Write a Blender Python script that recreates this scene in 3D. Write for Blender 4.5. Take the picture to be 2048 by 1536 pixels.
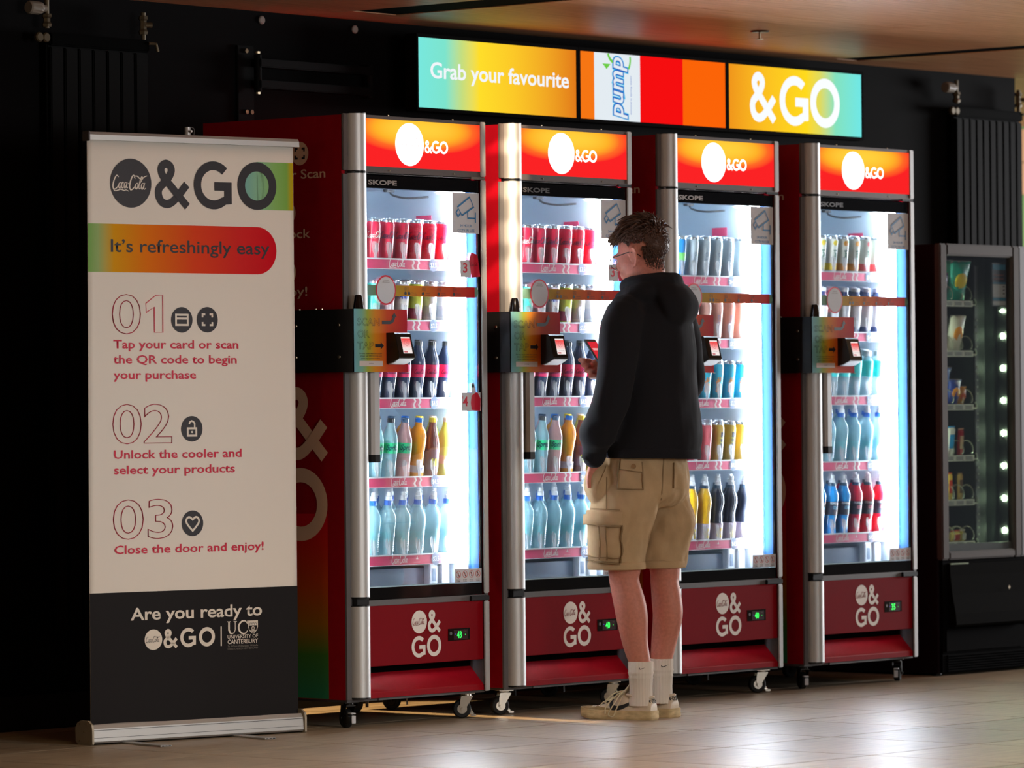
import bpy, bmesh, math, random
from math import sin, cos, pi, radians, sqrt
from mathutils import Vector, Matrix, noise
from mathutils.bvhtree import BVHTree

random.seed(7)
SC = bpy.context.scene
COL = SC.collection
for o in list(bpy.data.objects):
    bpy.data.objects.remove(o)

# ---------------------------------------------------------------- camera
cd = bpy.data.cameras.new('camera')
cam = bpy.data.objects.new('camera', cd)
COL.objects.link(cam)
R_ = Vector((0.65144001, -0.75864865, -0.00883952))
U_ = Vector((0.00066496, -0.01107995, 0.99993839))
F_ = Vector((0.75869986, 0.65140575, 0.00671345))
M = Matrix((R_, U_, -F_)).transposed().to_4x4()
M.translation = Vector((-12.010279, -10.991523, 1.114601))
cam.matrix_world = M
cd.sensor_width = 36
cd.lens = 9101.37 / 2048 * 36
cd.clip_start = 0.5
cd.clip_end = 100
cd.dof.use_dof = True
cd.dof.focus_distance = 16.25
cd.dof.aperture_fstop = 4.5
SC.camera = cam

# ---------------------------------------------------------------- world, exposure
w = bpy.data.worlds.new('World')
SC.world = w
w.use_nodes = True
w.node_tree.nodes['Background'].inputs[0].default_value = (0.80, 0.86, 1.0, 1)
w.node_tree.nodes['Background'].inputs[1].default_value = 0.05
SC.view_settings.view_transform = 'Standard'
SC.view_settings.look = 'None'
SC.view_settings.exposure = 0.0
SC.view_settings.gamma = 1.0
SC.view_settings.use_curve_mapping = False
SC.cycles.max_bounces = 7
SC.cycles.transparent_max_bounces = 24
SC.cycles.transmission_bounces = 6
SC.cycles.caustics_reflective = False
SC.cycles.caustics_refractive = False
SC.cycles.sample_clamp_indirect = 10.0

def area(name, loc, target, sx, sy, power, color, spread=180):
    l = bpy.data.lights.new(name, 'AREA')
    l.shape = 'RECTANGLE'; l.size = sx; l.size_y = sy
    l.energy = power; l.color = color; l.spread = radians(spread)
    o = bpy.data.objects.new(name, l); COL.objects.link(o)
    o.location = loc
    o.rotation_euler = (Vector(target) - Vector(loc)).to_track_quat('-Z', 'Y').to_euler()
    return o

# daylight through the glazed front of the hall, behind and to the right of the camera
area('daylight_front', (13.0, -1.9, 1.9), (1.6, 0.0, 1.1), 2.6, 2.2, 700, (0.97, 0.98, 1.0))
# hall lights behind the camera, left
area('hall_lights', (0.5, -13.0, 2.0), (0.5, 0.0, 1.0), 4.0, 2.0, 175, (1.0, 0.96, 0.91))
# warm lobby lamps off to the left
area('lobby_lamps', (-7.5, -1.6, 2.3), (-0.3, 0.3, 0.9), 1.2, 1.0, 14, (1.0, 0.74, 0.46))
# ceiling lamps over the floor in front of the coolers
area('ceiling_lamps', (0.8, -4.5, 2.6), (0.8, -4.1, 0.0), 6.5, 1.2, 42, (1.0, 0.90, 0.78), 130)
area('floor_fill', (-2.1, -2.9, 2.6), (-1.5, -2.2, 0.0), 0.8, 0.6, 24, (1.0, 0.70, 0.36), 90)  # unseen light added to warm the floor at the left
area('banner_fill', (-1.1, -5.4, 1.7), (-1.0, 0.0, 1.0), 0.9, 0.9, 11, (1.0, 0.97, 0.93), 62)  # unseen light added to brighten the banner
# warm light far right, over the floor past the snack machine
area('corridor_lamp', (6.3, -1.6, 2.6), (5.0, -0.7, 0.0), 0.9, 0.5, 10, (1.0, 0.76, 0.48), 100)
def spot(name, loc, target, power, color, deg, blend, r=0.02):
    sl = bpy.data.lights.new(name, 'SPOT')
    sl.energy = power; sl.color = color; sl.spot_size = radians(deg); sl.spot_blend = blend; sl.shadow_soft_size = r
    so = bpy.data.objects.new(name, sl); COL.objects.link(so); so.location = loc
    so.rotation_euler = (Vector(target) - Vector(loc)).to_track_quat('-Z', 'Y').to_euler()
# small warm spots: one by the wall shining through the gap, stacked beams added to light the second cooler's side
spot('wall_spot', (0.69, 0.86, 2.60), (0.72, 0.30, 0.0), 520, (1.0, 0.66, 0.30), 34, 0.3, 0.012)
for z_ in (2.18, 2.02, 1.86, 1.70, 1.55):
    spot('side_fill_spot', (-0.25, -1.35, 2.62), (0.760, 0.0, z_), 400, (1.0, 0.74, 0.48), 7.5, 0.45, 0.01)

# ---------------------------------------------------------------- materials
MATS = {}
def srgb(r, g, b):
    def f(c):
        c /= 255.0
        return c / 12.92 if c <= 0.04045 else ((c + 0.055) / 1.055) ** 2.4
    return (f(r), f(g), f(b), 1.0)
def mat(name, col, rough=0.5, metal=0.0, spec=0.5, emit=None, es=0.0, trans=0.0, ior=1.45, alpha=1.0, coat=0.0):
    if name in MATS: return MATS[name]
    m = bpy.data.materials.new(name); m.use_nodes = True
    b = m.node_tree.nodes['Principled BSDF']
    b.inputs['Base Color'].default_value = col
    b.inputs['Roughness'].default_value = rough
    b.inputs['Metallic'].default_value = metal
    b.inputs['Specular IOR Level'].default_value = spec
    b.inputs['IOR'].default_value = ior
    b.inputs['Transmission Weight'].default_value = trans
    b.inputs['Alpha'].default_value = alpha
    b.inputs['Coat Weight'].default_value = coat
    if emit:
        b.inputs['Emission Color'].default_value = emit
        b.inputs['Emission Strength'].default_value = es
    MATS[name] = m
    return m
def nt(m): return m.node_tree.nodes, m.node_tree.links
def bump(m, scale=(1, 1, 1), nscale=60, strength=0.2, dist=0.002, detail=4, colvar=0.0, rvar=0.0):
    N, L = nt(m)
    b = N['Principled BSDF']
    tc = N.new('ShaderNodeTexCoord'); mp = N.new('ShaderNodeMapping'); mp.inputs['Scale'].default_value = scale
    L.new(tc.outputs['Object'], mp.inputs['Vector'])
    nz = N.new('ShaderNodeTexNoise'); nz.inputs['Scale'].default_value = nscale; nz.inputs['Detail'].default_value = detail
    L.new(mp.outputs['Vector'], nz.inputs['Vector'])
    bp = N.new('ShaderNodeBump'); bp.inputs['Strength'].default_value = strength; bp.inputs['Distance'].default_value = dist
    L.new(nz.outputs['Fac'], bp.inputs['Height']); L.new(bp.outputs['Normal'], b.inputs['Normal'])
    if colvar:
        c = b.inputs['Base Color'].default_value[:]
        cr = N.new('ShaderNodeValToRGB')
        cr.color_ramp.elements[0].position = 0.3; cr.color_ramp.elements[1].position = 0.7
        cr.color_ramp.elements[0].color = tuple(x * (1 - colvar) for x in c[:3]) + (1,)
        cr.color_ramp.elements[1].color = tuple(min(1, x * (1 + colvar)) for x in c[:3]) + (1,)
        L.new(nz.outputs['Fac'], cr.inputs['Fac']); L.new(cr.outputs['Color'], b.inputs['Base Color'])
    if rvar:
        mr = N.new('ShaderNodeMapRange'); r0 = b.inputs['Roughness'].default_value
        mr.inputs['To Min'].default_value = r0 - rvar; mr.inputs['To Max'].default_value = r0 + rvar
        L.new(nz.outputs['Fac'], mr.inputs['Value']); L.new(mr.outputs['Result'], b.inputs['Roughness'])
    return m
def ramp_mat(name, axis, a, b_, stops, emis=0.0, rough=0.45):
    """colour gradient along an object axis between coordinates a and b_"""
    if name in MATS: return MATS[name]
    m = mat(name, (1, 1, 1, 1), rough, spec=0.06)
    N, L = nt(m); b = N['Principled BSDF']
    tc = N.new('ShaderNodeTexCoord'); sx = N.new('ShaderNodeSeparateXYZ'); L.new(tc.outputs['Object'], sx.inputs[0])
    mr = N.new('ShaderNodeMapRange'); mr.inputs['From Min'].default_value = a; mr.inputs['From Max'].default_value = b_
    L.new(sx.outputs['XYZ'.index(axis)], mr.inputs['Value'])
    cr = N.new('ShaderNodeValToRGB'); L.new(mr.outputs['Result'], cr.inputs['Fac'])
    e = cr.color_ramp.elements
    e[0].position = stops[0][0]; e[0].color = srgb(*stops[0][1])
    e[1].position = stops[-1][0]; e[1].color = srgb(*stops[-1][1])
    for p, c in stops[1:-1]:
        n = e.new(p); n.color = srgb(*c)
    if emis:
        b.inputs['Base Color'].default_value = (0, 0, 0, 1); b.inputs['Specular IOR Level'].default_value = 0.0
        L.new(cr.outputs['Color'], b.inputs['Emission Color']); b.inputs['Emission Strength'].default_value = emis
    else:
        L.new(cr.outputs['Color'], b.inputs['Base Color'])
    return m
def glass_mat(name, tint=(1, 1, 1, 1), gloss=0.06, rough=0.02):
    if name in MATS: return MATS[name]
    m = bpy.data.materials.new(name); m.use_nodes = True
    N, L = nt(m); N.remove(N['Principled BSDF'])
    t = N.new('ShaderNodeBsdfTransparent'); t.inputs[0].default_value = tint
    g = N.new('ShaderNodeBsdfGlossy'); g.inputs['Roughness'].default_value = rough
    fr = N.new('ShaderNodeFresnel'); fr.inputs[0].default_value = 1.45
    mx = N.new('ShaderNodeMixShader')
    if gloss is None: L.new(fr.outputs[0], mx.inputs[0])
    else:
        mr = N.new('ShaderNodeMath'); mr.operation = 'MULTIPLY'; mr.inputs[1].default_value = gloss
        L.new(fr.outputs[0], mr.inputs[0]); L.new(mr.outputs[0], mx.inputs[0])
    L.new(t.outputs[0], mx.inputs[1]); L.new(g.outputs[0], mx.inputs[2])
    L.new(mx.outputs[0], N['Material Output'].inputs['Surface'])
    MATS[name] = m
    return m

# ---------------------------------------------------------------- mesh helpers
def me_from(bm, name='mesh', smooth=False, ang=None):
    bmesh.ops.recalc_face_normals(bm, faces=bm.faces)
    me = bpy.data.meshes.new(name); bm.to_mesh(me); bm.free()
    if smooth:
        for p in me.polygons: p.use_smooth = True
        if ang: me.set_sharp_from_angle(angle=radians(ang))
    return me
def obj(name, me, material=None, parent=None, label=None, kind=None, loc=None):
    if isinstance(me, bmesh.types.BMesh): me = me_from(me, name)
    o = bpy.data.objects.new(name, me); COL.objects.link(o)
    if material is not None and len(me.materials) == 0: me.materials.append(material)
    if parent is not None: o.parent = parent
    if label: o['label'] = label
    if kind: o['kind'] = kind
    if loc: o.location = loc
    return o
def tag(o, label, cat, group=None):
    o['label'] = label; o['category'] = cat
    if group: o['group'] = group
    return o
def thing(name, label, cat, loc=(0, 0, 0), rotz=0.0, group=None):
    o = bpy.data.objects.new(name, None); COL.objects.link(o)
    o.empty_display_size = 0.05
    o.location = loc; o.rotation_euler = (0, 0, rotz)
    return tag(o, label, cat, group)
def dup(root, loc=None, label=None, group=None, parts=True):
    r = root.copy(); COL.objects.link(r)
    if loc is not None: r.location = loc
    if label: r['label'] = label
    if group: r['group'] = group
    if parts:
        for ch in root.children:
            c = ch.copy(); COL.objects.link(c); c.parent = r
            for g in ch.children:
                d = g.copy(); COL.objects.link(d); d.parent = c
    return r
def box(bm, x0, x1, y0, y1, z0, z1, bev=0.0):
    t = bmesh.new()
    bmesh.ops.create_cube(t, size=1.0)
    for v in t.verts:
        v.co = Vector(((x0 + x1) / 2 + v.co.x * (x1 - x0), (y0 + y1) / 2 + v.co.y * (y1 - y0), (z0 + z1) / 2 + v.co.z * (z1 - z0)))
    if bev:
        bmesh.ops.bevel(t, geom=t.edges[:], offset=bev, segments=2, affect='EDGES')
    merge(bm, t)
    return bm
def merge(bm, t, mx=None):
    if mx is not None: bmesh.ops.transform(t, matrix=mx, verts=t.verts)
    me = bpy.data.meshes.new('t'); t.to_mesh(me); t.free(); bm.from_mesh(me); bpy.data.meshes.remove(me)
def bbox(x0, x1, y0, y1, z0, z1, bev=0.0): return box(bmesh.new(), x0, x1, y0, y1, z0, z1, bev)
def lathe(bm, prof, seg=16, mx=None, squash=1.0, mod=None):
    """prof: list of (r, z)"""
    t = bmesh.new(); rings = []
    for r, z in prof:
        if r < 1e-6: rings.append([t.verts.new((0, 0, z))]); continue
        ring = []
        for i in range(seg):
            a = 2 * pi * i / seg
            rr = r * (mod(a, z) if mod else 1)
            ring.append(t.verts.new((rr * cos(a), rr * sin(a) * squash, z)))
        rings.append(ring)
    for A, B in zip(rings, rings[1:]):
        if len(A) == 1 and len(B) == 1: continue
        for i in range(seg):
            j = (i + 1) % seg
            if len(A) == 1: t.faces.new((A[0], B[j], B[i]))
            elif len(B) == 1: t.faces.new((A[i], A[j], B[0]))
            else: t.faces.new((A[i], A[j], B[j], B[i]))
    if len(rings[0]) > 1: t.faces.new(rings[0][::-1])
    if len(rings[-1]) > 1: t.faces.new(rings[-1])
    merge(bm, t, mx)
    return bm
def frame(d, up=Vector((0, 0, 1))):
    d = d.normalized()
    if abs(d.dot(up)) > 0.98: up = Vector((0, 1, 0))
    s = d.cross(up).normalized(); u = s.cross(d)
    return s, u
def tube(bm, pts, rad, seg=8, up=Vector((0, 0, 1)), caps=True, cyc=False):
    """pts: vectors; rad: number or list of r or (rs, ru)"""
    pts = [Vector(p) for p in pts]; n = len(pts)
    if not isinstance(rad, (list, tuple)): rad = [rad] * n
    rings = []
    for i, p in enumerate(pts):
        if cyc: d = pts[(i + 1) % n] - pts[i - 1]
        else: d = pts[min(i + 1, n - 1)] - pts[max(i - 1, 0)]
        s, u = frame(d, up)
        r = rad[i]; rs, ru = r if isinstance(r, (list, tuple)) else (r, r)
        rings.append([bm.verts.new(p + s * rs * cos(2 * pi * k / seg) + u * ru * sin(2 * pi * k / seg)) for k in range(seg)])
    prs = list(zip(rings, rings[1:])) + ([(rings[-1], rings[0])] if cyc else [])
    for A, B in prs:
        for k in range(seg):
            j = (k + 1) % seg
            bm.faces.new((A[k], A[j], B[j], B[k]))
    if caps and not cyc:
        bm.faces.new(rings[0][::-1]); bm.faces.new(rings[-1])
    return bm
def cyl(bm, p0, p1, r, seg=16): return tube(bm, [p0, p1], r, seg)
def ball(bm, c, r, sub=2, mx=None):
    t = bmesh.new(); bmesh.ops.create_icosphere(t, subdivisions=sub, radius=1.0)
    rx, ry, rz = r if isinstance(r, (list, tuple)) else (r, r, r)
    m = Matrix.Translation(Vector(c)) @ (mx if mx is not None else Matrix.Identity(4)) @ Matrix.Diagonal((rx, ry, rz, 1))
    merge(bm, t, m)
    return bm
def prism(bm, pts, x0, x1, axis='x'):
    """pts 2D polygon in the plane across axis, extruded along it"""
    def P(a, b, t):
        return {'x': (t, a, b), 'y': (a, t, b), 'z': (a, b, t)}[axis]
    A = [bm.verts.new(P(a, b, x0)) for a, b in pts]; B = [bm.verts.new(P(a, b, x1)) for a, b in pts]
    n = len(pts)
    bm.faces.new(A[::-1]); bm.faces.new(B)
    for i in range(n):
        j = (i + 1) % n; bm.faces.new((A[i], A[j], B[j], B[i]))
    return bm
# ---- flat print: all built in a local plane (x right, y up), thickness 0
def shape(loops, res=0):
    cu = bpy.data.curves.new('s', 'CURVE'); cu.dimensions = '2D'; cu.fill_mode = 'BOTH'
    for L in loops:
        s = cu.splines.new('POLY'); s.points.add(len(L) - 1); s.use_cyclic_u = True
        for q, (x, y) in zip(s.points, L): q.co = (x, y, 0, 1)
    o = bpy.data.objects.new('s', cu)
    me = bpy.data.meshes.new_from_object(o)
    bpy.data.objects.remove(o); bpy.data.curves.remove(cu)
    return me
def circ(cx, cy, r, n=40, ry=None, a0=0, a1=360):
    ry = ry or r
    full = abs(a1 - a0) >= 360
    m = n if full else n + 1
    return [(cx + r * cos(radians(a0 + (a1 - a0) * i / n)), cy + ry * sin(radians(a0 + (a1 - a0) * i / n))) for i in range(m)]
def rrect(x0, y0, x1, y1, r, n=5):
    o = []
    for cx, cy, a in ((x1 - r, y0 + r, -90), (x1 - r, y1 - r, 0), (x0 + r, y1 - r, 90), (x0 + r, y0 + r, 180)):
        o += circ(cx, cy, r, n, a0=a, a1=a + 90)
    return o
def catmull(p, n=5, cyc=False):
    out = []; m = len(p)
    g = (lambda i: p[i % m]) if cyc else (lambda i: p[max(0, min(m - 1, i))])
    for i in range(m if cyc else m - 1):
        a, b, c, d = g(i - 1), g(i), g(i + 1), g(i + 2)
        for k in range(n):
            t = k / n
            out.append(tuple(0.5 * ((2 * b[j]) + (-a[j] + c[j]) * t + (2 * a[j] - 5 * b[j] + 4 * c[j] - d[j]) * t * t + (-a[j] + 3 * b[j] - 3 * c[j] + d[j]) * t ** 3) for j in range(len(b))))
    if not cyc: out.append(tuple(p[-1]))
    return out
def stroke(bm, pts, wd, cyc=False, z=0.0):
    """ribbon of width wd (number or list) along 2D pts"""
    n = len(pts); P = [Vector((q[0], q[1], z + i * 1e-5)) for i, q in enumerate(pts)]
    if not isinstance(wd, (list, tuple)): wd = [wd] * n
    L, Rr = [], []
    for i in range(n):
        a = P[i - 1] if (cyc or i > 0) else P[i]; b = P[(i + 1) % n] if (cyc or i < n - 1) else P[i]
        d = (b - a).normalized(); nn = Vector((-d.y, d.x, 0)) * wd[i] / 2
        if 0 < i < n - 1 or cyc:
            d1 = (P[i] - P[i - 1]).normalized(); d2 = (P[(i + 1) % n] - P[i]).normalized()
            k = max(0.5, sqrt(max(0.01, (1 + d1.dot(d2)) / 2))); nn = nn / k
        L.append(bm.verts.new(P[i] + nn)); Rr.append(bm.verts.new(P[i] - nn))
    for i in range(n if cyc else n - 1):
        j = (i + 1) % n
        try: bm.faces.new((L[i], Rr[i], Rr[j], L[j]))
        except ValueError: pass
    return bm
_txt = {}
def text(body, width=None, cap=None, bold=0.012, outline=0.0, shear=0.0, align='L', space=1.0):
    """flat lettering mesh; cap height `cap`, total width `width`; origin at baseline left"""
    key = (body, width, cap, bold, outline, shear, align, space)
    if key in _txt: return _txt[key]
    c = bpy.data.curves.new('t', 'FONT'); c.body = body; c.offset = bold; c.shear = shear; c.space_character = space
    c.resolution_u = 4 if (cap or 1) > 0.03 else 2
    if outline:
        c.fill_mode = 'NONE'; c.offset = 0.01
        k = (cap or 0.1) / 0.69
        c.bevel_depth = outline / k / 2; c.bevel_resolution = 0
    o = bpy.data.objects.new('t', c); me = bpy.data.meshes.new_from_object(o)
    bpy.data.objects.remove(o); bpy.data.curves.remove(c)
    x0 = min(v.co.x for v in me.vertices); x1 = max(v.co.x for v in me.vertices)
    sy = cap / 0.69 if cap else 1.0
    sx = width / (x1 - x0) if width else sy
    sh = x0 if align == 'L' else (x0 + x1) / 2
    for v in me.vertices:
        v.co.x = (v.co.x - sh) * sx; v.co.y *= sy; v.co.z *= min(sx, sy) * (0.3 if outline else 1)
    _txt[key] = me
    return me
AMP = catmull([(.80, .04), (.62, .22), (.40, .45), (.215, .64), (.150, .775), (.185, .87), (.278, .915), (.375, .87), (.408, .775), (.35, .65), (.22, .52), (.10, .40), (.088, .26), (.16, .13), (.29, .085), (.42, .13), (.58, .27), (.79, .50)], 6)
def amp_me(h):
    bm = bmesh.new(); stroke(bm, [(x * h, y * h) for x, y in AMP], .17 * h)
    return me_from(bm, 'ampersand')
def G_loops(h, cx=.5):
    o = circ(cx * h, .5 * h, .5 * h, 40, a0=46, a1=308)
    i = circ(cx * h, .5 * h, .315 * h, 36, a0=312, a1=46)
    return [o + [((cx + .46) * h, .118 * h), ((cx + .46) * h, .57 * h), ((cx + .02) * h, .57 * h), ((cx + .02) * h, .39 * h), ((cx + .27) * h, .39 * h), ((cx + .27) * h, .27 * h)] + i[1:]]
def O_loops(h): return [circ(.5 * h, .5 * h, .5 * h, 44), circ(.5 * h, .5 * h, .305 * h, 36)]
CC = [  # flowing script of the round emblem, unit width
 ([(.165, .315), (.12, .355), (.07, .30), (.025, .19), (.015, .09), (.05, .045), (.11, .075), (.155, .13)], .028),
 ([(.02, .07), (.05, .015), (.13, .02), (.22, .045), (.31, .02), (.36, .035), (.43, .005)], .022),
 ([(.215, .20), (.175, .17), (.165, .10), (.19, .075), (.225, .11), (.235, .18), (.215, .205)], .024),
 ([(.30, .185), (.275, .205), (.245, .16), (.245, .095), (.27, .075), (.30, .10)], .024),
 ([(.375, .195), (.335, .195), (.31, .14), (.32, .085), (.345, .09), (.375, .15), (.385, .20), (.37, .10), (.39, .08), (.41, .10)], .024),
 ([(.415, .175), (.445, .18)], .022),
 ([(.60, .285), (.575, .36), (.53, .34), (.475, .22), (.455, .10), (.485, .04), (.55, .07), (.60, .13)], .03),
 ([(.575, .31), (.60, .345), (.66, .345), (.72, .30), (.78, .28), (.84, .33), (.92, .36)], .024),
 ([(.655, .19), (.615, .16), (.605, .09), (.635, .065), (.67, .11), (.675, .175), (.65, .195)], .026),
 ([(.70, .15), (.765, .24), (.80, .31), (.775, .33), (.735, .25), (.70, .12), (.715, .065), (.75, .09)], .024),
 ([(.835, .185), (.79, .185), (.765, .13), (.775, .07), (.80, .07), (.835, .14), (.85, .20), (.83, .085), (.85, .06), (.885, .09)], .026),
]
def script_me(wd, n=4, bold=1.0):
    bm = bmesh.new()
    for p, w_ in CC:
        q = catmull([(x * wd, y * wd) for x, y in p], n)
        m = len(q)
        ws = [w_ * bold * wd * (0.55 + 0.6 * sin(pi * (i + 1) / (m + 1))) for i in range(m)]
        stroke(bm, q, ws)
    return me_from(bm, 'script')
def wrapc(me, R, n_out=0.0006, z0=0.0, cx=0.0, ang=0.0):
    """bend a flat print round a standing cylinder of radius R, facing -Y turned by ang"""
    me = me.copy()
    bm = bmesh.new(); bm.from_mesh(me)
    lim = R * 0.25
    for _ in range(2):
        long = [e for e in bm.edges if abs(e.verts[0].co.x - e.verts[1].co.x) > lim]
        if not long: break
        bmesh.ops.subdivide_edges(bm, edges=long, cuts=2, use_grid_fill=False)
    for v in bm.verts:
        a = (v.co.x - cx) / R + ang
        r = R + n_out
        v.co = Vector((r * sin(a), -r * cos(a), v.co.y + z0))
    bm.to_mesh(me); bm.free()
    return me
FRONT = Matrix(((1, 0, 0, 0), (0, 0, -1, 0), (0, 1, 0, 0), (0, 0, 0, 1)))      # flat (x,y) -> facing -Y
LEFT = Matrix(((0, 0, -1, 0), (-1, 0, 0, 0), (0, 1, 0, 0), (0, 0, 0, 1)))       # flat (x,y) -> facing -X, reading towards -Y
FLAT = {}
def put(name, me, m, parent, pos, basis=FRONT, label=None):
    """place a flat print mesh (shared data) as a part"""
    if isinstance(me, bmesh.types.BMesh): me = me_from(me, name)
    if len(me.materials) == 0: me.materials.append(m)
    o = bpy.data.objects.new(name, me); COL.objects.link(o); o.parent = parent
    mx = Matrix.Translation(Vector(pos)) @ basis
    if parent.name in FLAT: mx = FLAT[parent.name].inverted() @ mx
    o.matrix_local = mx
    FLAT[o.name] = basis
    if m is not None and me.materials[0] != m:
        o.material_slots[0].link = 'OBJECT'; o.material_slots[0].material = m
    if label: o['label'] = label
    return o
def rect_me(x0, y0, x1, y1):
    bm = bmesh.new(); bm.faces.new([bm.verts.new(q) for q in ((x0, y0, 0), (x1, y0, 0), (x1, y1, 0), (x0, y1, 0))]); return me_from(bm, 'plate')
def strip_me(x0, y0, x1, y1, n=24):
    bm = bmesh.new(); A = [bm.verts.new((x0 + (x1 - x0) * i / n, y0, 0)) for i in range(n + 1)]; B = [bm.verts.new((x0 + (x1 - x0) * i / n, y1, 0)) for i in range(n + 1)]
    for i in range(n): bm.faces.new((A[i], A[i + 1], B[i + 1], B[i]))
    return me_from(bm, 'strip')

# ---------------------------------------------------------------- common materials
BLACK = bump(mat('black_paint', srgb(8, 8, 8), 0.7, spec=0.08), nscale=30, strength=0.1)
BLKPL = mat('black_plastic', srgb(16, 16, 17), 0.35)
GLOSSBLK = mat('gloss_black', srgb(10, 10, 12), 0.12)
SILVER = bump(mat('brushed_aluminium', srgb(190, 190, 190), 0.5, 0.65), scale=(400, 400, 6), nscale=3, strength=0.015, dist=0.0003)
CHROME = mat('zinc_steel', srgb(205, 200, 190), 0.25, 1.0)
GREY = bump(mat('grey_powder_coat', srgb(92, 90, 92), 0.5), nscale=200, strength=0.05)
DKGREY = mat('dark_grey', srgb(48, 46, 48), 0.5)
RED = bump(mat('red_vinyl', srgb(144, 9, 24), 0.5, spec=0.08), nscale=25, strength=0.02, colvar=0.05)
PWHITE = mat('white_print', srgb(232, 226, 220), 0.5)
PDARK = mat('dark_print', srgb(34, 33, 40), 0.5)
PRED = mat('red_print', srgb(205, 20, 55), 0.5)
LINER = mat('white_liner', srgb(196, 212, 226), 0.35)
RUBBER = mat('black_rubber', srgb(14, 14, 14), 0.7)
GLASS = glass_mat('clear_glass', (0.97, 0.985, 0.99, 1), 0.5)
SCREW = mat('screw_steel', srgb(190, 175, 150), 0.3, 1.0)
# ================================================================ SETTING
def tile_mat():
    m = mat('floor_tile', srgb(150, 140, 128), 0.30, spec=0.5)
    N, L = nt(m); b = N['Principled BSDF']
    tc = N.new('ShaderNodeTexCoord'); mp = N.new('ShaderNodeMapping'); mp.inputs['Scale'].default_value = (1.2, 26, 1)
    L.new(tc.outputs['Object'], mp.inputs['Vector'])
    nz = N.new('ShaderNodeTexNoise'); nz.inputs['Scale'].default_value = 3.2; nz.inputs['Detail'].default_value = 6
    L.new(mp.outputs['Vector'], nz.inputs['Vector'])
    cr = N.new('ShaderNodeValToRGB'); e = cr.color_ramp.elements
    e[0].position = 0.32; e[0].color = srgb(126, 110, 92); e[1].position = 0.7; e[1].color = srgb(178, 162, 140)
    L.new(nz.outputs['Fac'], cr.inputs['Fac'])
    oi = N.new('ShaderNodeObjectInfo'); hs = N.new('ShaderNodeHueSaturation')
    mr = N.new('ShaderNodeMapRange'); mr.inputs['To Min'].default_value = 0.86; mr.inputs['To Max'].default_value = 1.12
    L.new(oi.outputs['Random'], mr.inputs['Value']); L.new(mr.outputs['Result'], hs.inputs['Value'])
    L.new(cr.outputs['Color'], hs.inputs['Color']); L.new(hs.outputs['Color'], b.inputs['Base Color'])
    m2 = N.new('ShaderNodeMapRange'); m2.inputs['To Min'].default_value = 0.30; m2.inputs['To Max'].default_value = 0.46
    L.new(nz.outputs['Fac'], m2.inputs['Value']); L.new(m2.outputs['Result'], b.inputs['Roughness'])
    bp = N.new('ShaderNodeBump'); bp.inputs['Strength'].default_value = 0.25; bp.inputs['Distance'].default_value = 0.0015
    L.new(nz.outputs['Fac'], bp.inputs['Height']); L.new(bp.outputs['Normal'], b.inputs['Normal'])
    return m
TILE = tile_mat()
GROUT = mat('dark_grout', srgb(62, 52, 46), 0.7)
floor = obj('floor', bbox(-9, 12, -16, 5.0, -0.10, -0.004), TILE, kind='structure')
grout = obj('grout', bbox(-3.63, 7.68, -4.67, 0.94, -0.004, -0.0025), GROUT, floor)
TX, TY = 0.595, 0.605
tile_me = me_from(bbox(0.0022, TX - 0.0022, 0.0022, TY - 0.0022, -0.0030, 0.0, 0.0010), 'tile'); tile_me.materials.append(TILE)
for i in range(-6, 13):
    for j in range(-5, 5):
        x = -0.06 + TX * i; y = -1.645 + TY * j
        if y + TY > 0.95: continue
        o = obj('tile', tile_me, None, floor); o.location = (x, y, 0)
edge_me = me_from(bbox(0.0022, TX - 0.0022, 0.0022, 0.94 - (-1.645 + TY * 4) , -0.0030, 0.0), 'tile'); edge_me.materials.append(TILE)
for i in range(-6, 13):
    o = obj('tile', edge_me, None, floor); o.location = (-0.06 + TX * i, -1.645 + TY * 4, 0)

# ---- ceiling of timber boards with black slots
def wood_mat():
    m = mat('ceiling_timber', srgb(176, 118, 66), 0.45, spec=0.35)
    N, L = nt(m); b = N['Principled BSDF']
    tc = N.new('ShaderNodeTexCoord'); mp = N.new('ShaderNodeMapping'); mp.inputs['Scale'].default_value = (0.8, 30, 1)
    L.new(tc.outputs['Object'], mp.inputs['Vector'])
    nz = N.new('ShaderNodeTexNoise'); nz.inputs['Scale'].default_value = 3; nz.inputs['Detail'].default_value = 7
    L.new(mp.outputs['Vector'], nz.inputs['Vector'])
    cr = N.new('ShaderNodeValToRGB'); e = cr.color_ramp.elements
    e[0].position = 0.3; e[0].color = srgb(190, 132, 90); e[1].position = 0.72; e[1].color = srgb(232, 178, 134)
    L.new(nz.outputs['Fac'], cr.inputs['Fac']); L.new(cr.outputs['Color'], b.inputs['Base Color'])
    return m
WOOD = wood_mat()
VOIDB = mat('slot_black', srgb(6, 6, 6), 0.9, spec=.02)
ceiling = obj('ceiling', bbox(-9, 12, -14, 5.0, 2.78, 2.86), VOIDB, kind='structure')
ZC = 2.65
def cpanel(x0, x1, y0, y1):
    g = 0.0022
    obj('panel', bbox(x0 + g, x1 - g, y0 + g, y1 - g, ZC, ZC + 0.03), WOOD, ceiling)
ys = [0.95, -0.3, -1.5, -2.7, -3.9, -5.1, -6.3]
for y1, y0 in zip(ys, ys[1:]):
    for x0, x1 in ((-4.2, -1.75), (-1.75, 0.70), (0.95, 2.83), (2.83, 3.945), (4.105, 5.23), (5.23, 7.7)):
        cpanel(x0, x1, y0, y1)
cpanel(0.70, 0.95, 0.70, 0.95); cpanel(3.945, 4.105, 0.83, 0.95)
cpanel(5.5, 8.5, 0.95, 3.2)
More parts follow.
